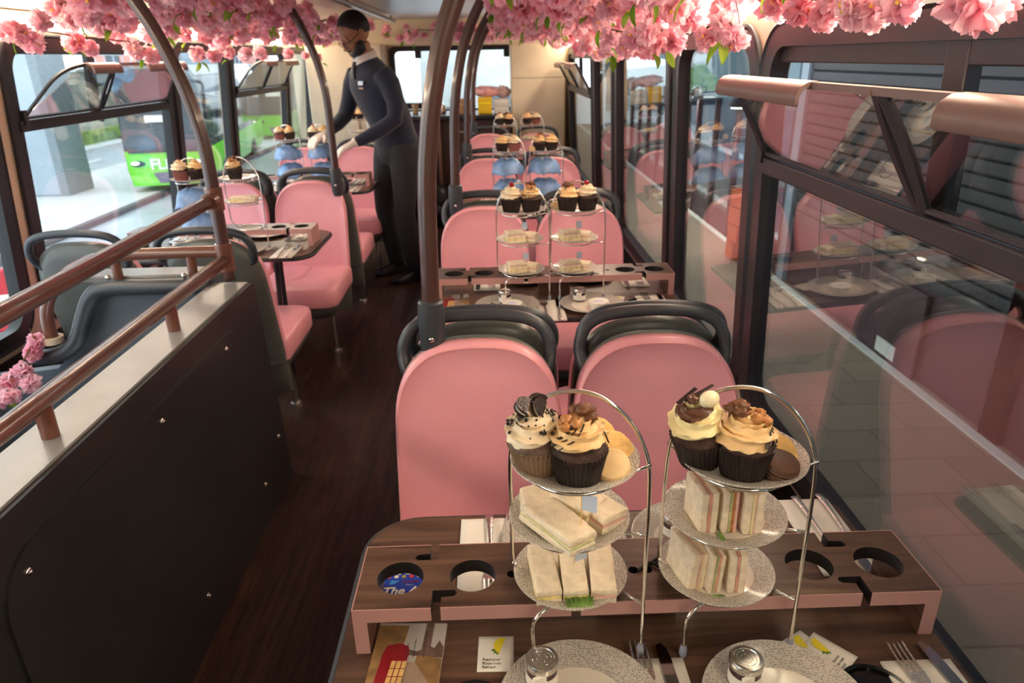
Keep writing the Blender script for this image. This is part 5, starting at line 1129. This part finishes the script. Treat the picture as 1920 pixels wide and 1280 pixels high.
# slope, hedge and fence beyond
m = MB(); m.box(0, 0, 0, .4, 30, 3); o = m.build('fence', mat('dark_slate_fence', (.035, .06, .085), .6, var=.3, vscale=3)); o.rotation_euler = (0, 0, .12); o.location = (-12.5, 52, G+2.2); tag(o, 'dark blue-grey hoarding behind the coaches', 'fence')
m = MB(); rs = []
for i in range(15):
    rs.append([(-21.5+9*i/14, 40+j*1.2, G+.1+.28*j+.25*pnoise(Vector((i*.4, j*.4, 0)))) for j in range(10)])
m.rings(rs, closed=False, cap=False); o = m.build('grass_slope', mat('bright_grass', (.10, .26, .03), .9, col2=(.24, .34, .10), vscale=1.5, bump=.6, bscale=12), smooth=180); md = o.modifiers.new('s', 'SOLIDIFY'); md.thickness = .3; o['kind'] = 'stuff'; tag(o, 'green grassy slope behind the coaches', 'grass')
hedge = mat('hedge_leaf', (.06, .15, .03), .8, col2=(.16, .26, .07), vscale=6, bump=1, bscale=20)
for k, (x, y, r, h) in enumerate(((-6.9, 28, 1.1, 1.5), (-7.0, 31, 1.2, 1.7), (-7.7, 34, 1.1, 1.8), (-7.9, 30, .8, 1.3))):
    m = MB(); m.sph((0, 0, h*.7), (r, r, h*.75), 40, 24, lambda d: 1+.25*pnoise(d*3+Vector((k*5, 0, 0)))+.12*pnoise(d*9)); o = m.build('bush', hedge, smooth=0); o.location = (x, y, G); tag(o, ('rounded green bush in the verge beside the bus bay, '+['nearest of four', 'second nearest of four', 'third of four', 'farthest of four'][k]), 'bush', 'verge bushes')
b = thing('building', 'long pink-brown building behind the fence on the left', 'building', (-36, 86, G)); m = MB(); m.box(-9, 0, 0, 9, 6, 6.2); m.build('walls', mat('pinkish_brick', (.42, .20, .16), .8, var=.1, vscale=2), b)
m = MB(); m.box(-9.3, -.3, 6.2, 9.3, 6.3, 6.6); m.build('roof', conc, b)
for k in range(5): m = MB(); m.box(-7.5+k*3.4, -.05, 3, -6+k*3.4, 0, 5); w = m.build('window', cglass, b); m = MB(); m.box(-7.6+k*3.4, -.08, 2.9, -5.9+k*3.4, -.05, 3.0); m.build('sill', pave, w)
b = thing('traffic_barrier', 'red plastic street barrier seen low through the left window', 'barrier', (-7.6, 10.6, G-.02), .35)
m = MB(); m.box(-.9, -.06, 0, .9, .06, 1.0); m.build('panel', mat('barrier_red', (.55, .03, .04), .45, var=.1), b, bevel=.03); m = MB(); m.box(-.35, -.065, .35, .35, .065, .6); m.build('pale_band', 'paper', b, bevel=.01)
for x in (-.7, .7): m = MB(); m.box(x-.12, -.3, 0, x+.12, .3, .07); m.build('foot', 'black', b, bevel=.01)
# vehicle behind the rear window
v = thing('van', 'dark van with bright headlamps standing behind the rear window', 'van', (.35, 24.5, G)); m = MB(); rs = []
for yy, s, zt in ((0, .94, 1.0), (.15, 1, 1.15), (.9, 1, 1.35), (1.5, .92, 2.55), (4.6, .92, 2.6)): rs.append([(x*s, yy, z) for x, z in ((-1.0, .35), (1.0, .35), (1.02, .9), (.98, zt*.85+.1), (.8, zt+.05), (-.8, zt+.05), (-.98, zt*.85+.1), (-1.02, .9))])
m.rings(rs); m.build('body', mat('van_navy', (.03, .05, .08), .3, coat=.5, var=.1), v, smooth=50, bevel=.04); m = MB(); m.prism([(-.8, 1.45), (.8, 1.45), (.72, 2.35), (-.72, 2.35)], -.03, .03); m.v = [(a, z+1.0+(b-1.4)*.5, b) for a, b, z in m.v]; m.build('windscreen', cglass, v)
for s in (-1, 1): m = MB(); m.sph((s*.62, -.02, .95), (.2, .06, .12), 14, 10); m.build('headlamp', cmirror, v); m = MB(); m.T = Matrix.Translation((s*.92, .95, .36)) @ Matrix.Rotation(PI/2, 4, 'Y'); m.lathe([(0, -.1), (.36, -.1), (.36, .1), (0, .1)], 24); m.build('wheel', 'black', v)
b = thing('building', 'very pale building far behind the rear window', 'building', (1, 62, G)); m = MB(); m.box(-7, 0, 0, 6, 6, 7); m.build('walls', pave, b)

# ------------------------------------------------------------------ outside, shop side (right)
tan = brickmat('tan_paving', (.44, .31, .21), (.37, .26, .18), (.24, .17, .12), .9, .6, .75, .012)
m = MB(); m.box(0, 0, 0, 5.3, 50, .3); o = m.build('floor', tan, smooth=0); o.location = (.85, -6, G-.3); struct(o, 'tan paving slabs between the bus and the shop front', 'ground')
m = MB(); m.box(4.98, -6, G, 5.10, 44, G+.02); struct(m.build('trim_3', 'paper', smooth=0), 'pale line along the paving before the shop', 'line')
m = MB(); m.box(.95, -8, 2.3, 5.06, 13.5, 2.7); m.box(.95, -8, G, 9, -6, 2.3); struct(m.build('ceiling', conc, smooth=0), 'added overhead slab and end wall that darken the shop pavement', 'light blocker')  # unseen slab and end wall, put in to darken the shop side
slat = mat('grey_shutter', (.062, .055, .058), .6, metal=0, var=.06); plum = mat('plum_shopfront', (.085, .04, .05), .45, var=.08)
for k, (a, b) in enumerate(((-4, 1.2), (1.5, 6.2), (6.5, 12.0))):
    t = thing('roller_shutter', 'closed dark grey slatted roller shutter of the shop, %s' % ['nearest bay', 'middle bay', 'far bay'][k], 'shutter'); m = MB(); n = 22; pr = []
    for i in range(n):
        z0 = -1.25+i*.16; pr += [(5.22, z0), (5.17, z0+.02), (5.16, z0+.08), (5.17, z0+.145), (5.22, z0+.155)]
    pr += [(5.30, pr[-1][1]), (5.30, -1.25)]
    m.rings([[(x, y, z) for x, z in pr] for y in (a, b)]); m.build('slats', slat, t, smooth=30)
    for y in (a-.15, b+.15): m = MB(); m.box(5.12, y-.14, G, 5.3, y+.14, 2.6); m.build('guide_post', conc if k else slat, t)
    m = MB(); m.box(5.20, a, G, 5.30, b, -1.25); m.build('base_panel', plum, t)
t = thing('door_panel', 'plum shop door base with a small white notice', 'door', (5.14, 8.5, G)); m = MB(); m.box(-.02, -.7, 0, .02, .7, 1.1); m.build('panel', plum, t, bevel=.01); m = MB(); m.box(-.03, -.28, .06, -.021, .18, .26); m.build('notice', 'paper', t)
sf = thing('shop_front', 'glazed shop front with plum frames and blue lit interior', 'shop front'); m = MB(); m.box(5.1, 12.3, .50, 5.6, 34, 2.8); m.build('fascia', mat('teal_fascia', (.14, .22, .26), .5, var=.08), sf)
blueg = mat('blue_interior_glow', (.16, .26, .50), .4, emit=.35, col2=(.45, .55, .80), vscale=2.5)  # wall glows by itself in place of lights inside the shop
m = MB(); m.box(6.4, 12.3, G, 6.5, 34, .5); m.build('back_wall', blueg, sf)
m = MB(); m.box(5.18, 12.3, G+.5, 5.20, 34, .5); m.build('shop_glass', 'glassr', sf, smooth=0); m = MB(); m.box(5.15, 12.3, G, 5.25, 34, G+.5); m.build('stall_riser', plum, sf)
for k in range(14): m = MB(); m.box(5.12, 12.3+k*1.5, G, 5.24, 12.40+k*1.5, .5); m.build('mullion', plum, sf)
for k, y in enumerate((14.6, 18.6)):
    t = thing('spot_lamp', 'round white spot lamp under the shop fascia, '+['nearer one', 'farther one'][k], 'lamp', (4.9, y, .43)); m = MB(); m.lathe([(0, 0), (.16, 0), (.19, .05), (.14, .16), (0, .18)], 24); m.build('housing', 'black', t); m = MB(); m.lathe([(0, -.03), (.15, -.03), (.15, 0), (0, 0)], 24); m.build('lens', cmirror, t)
    l = bpy.data.lights.new('spot_lamp_light', 'AREA'); l.shape = 'DISK'; l.size = .3; l.energy = 60; l.color = (1, .92, .8); o = bpy.data.objects.new('spot_lamp_light', l); COL.objects.link(o); o.location = (4.9, y, .38)
orm = mat('orange_crate', (.75, .13, .02), .5, var=.1)
for k, (z0, w) in enumerate(((0, 1.0), (.34, .95), (.68, 1.0), (1.02, .9))):
    t = thing('crate', 'orange crate stacked before the shop front, '+['bottom one', 'second from the bottom', 'second from the top', 'top one'][k], 'crate', (4.95, 13.6, G+.02+z0), .1*k, 'orange crates before the shop'); m = MB(); m.box(-.3*w, -.22, 0, .3*w, .22, .05)
    for s in (-1, 1): m.box(-.3*w, s*.2-.015, .05, .3*w, s*.2+.015, .12); m.box(-.3*w, s*.2-.015, .2, .3*w, s*.2+.015, .32); m.box(s*.285*w-.015, -.22, .05, s*.285*w+.015, .22, .32)
    m.build('shell', orm, t); m = MB(); m.box(-.06, -.235, .13, .06, -.215, .18); m.build('handle_slot', 'black', t)
t = thing('poster_stand', 'yellow poster board below the orange crates by the shop', 'board', (4.75, 12.5, G)); m = MB(); m.box(-.03, -.35, .25, .03, .35, 1.15); m.build('board', mat('yellow_poster', (.70, .55, .12), .6, var=.3, vscale=6), t)
for s in (-1, 1): m = MB(); m.box(-.02, s*.3-.02, 0, .02, s*.3+.02, .25); m.build('leg', 'black', t)
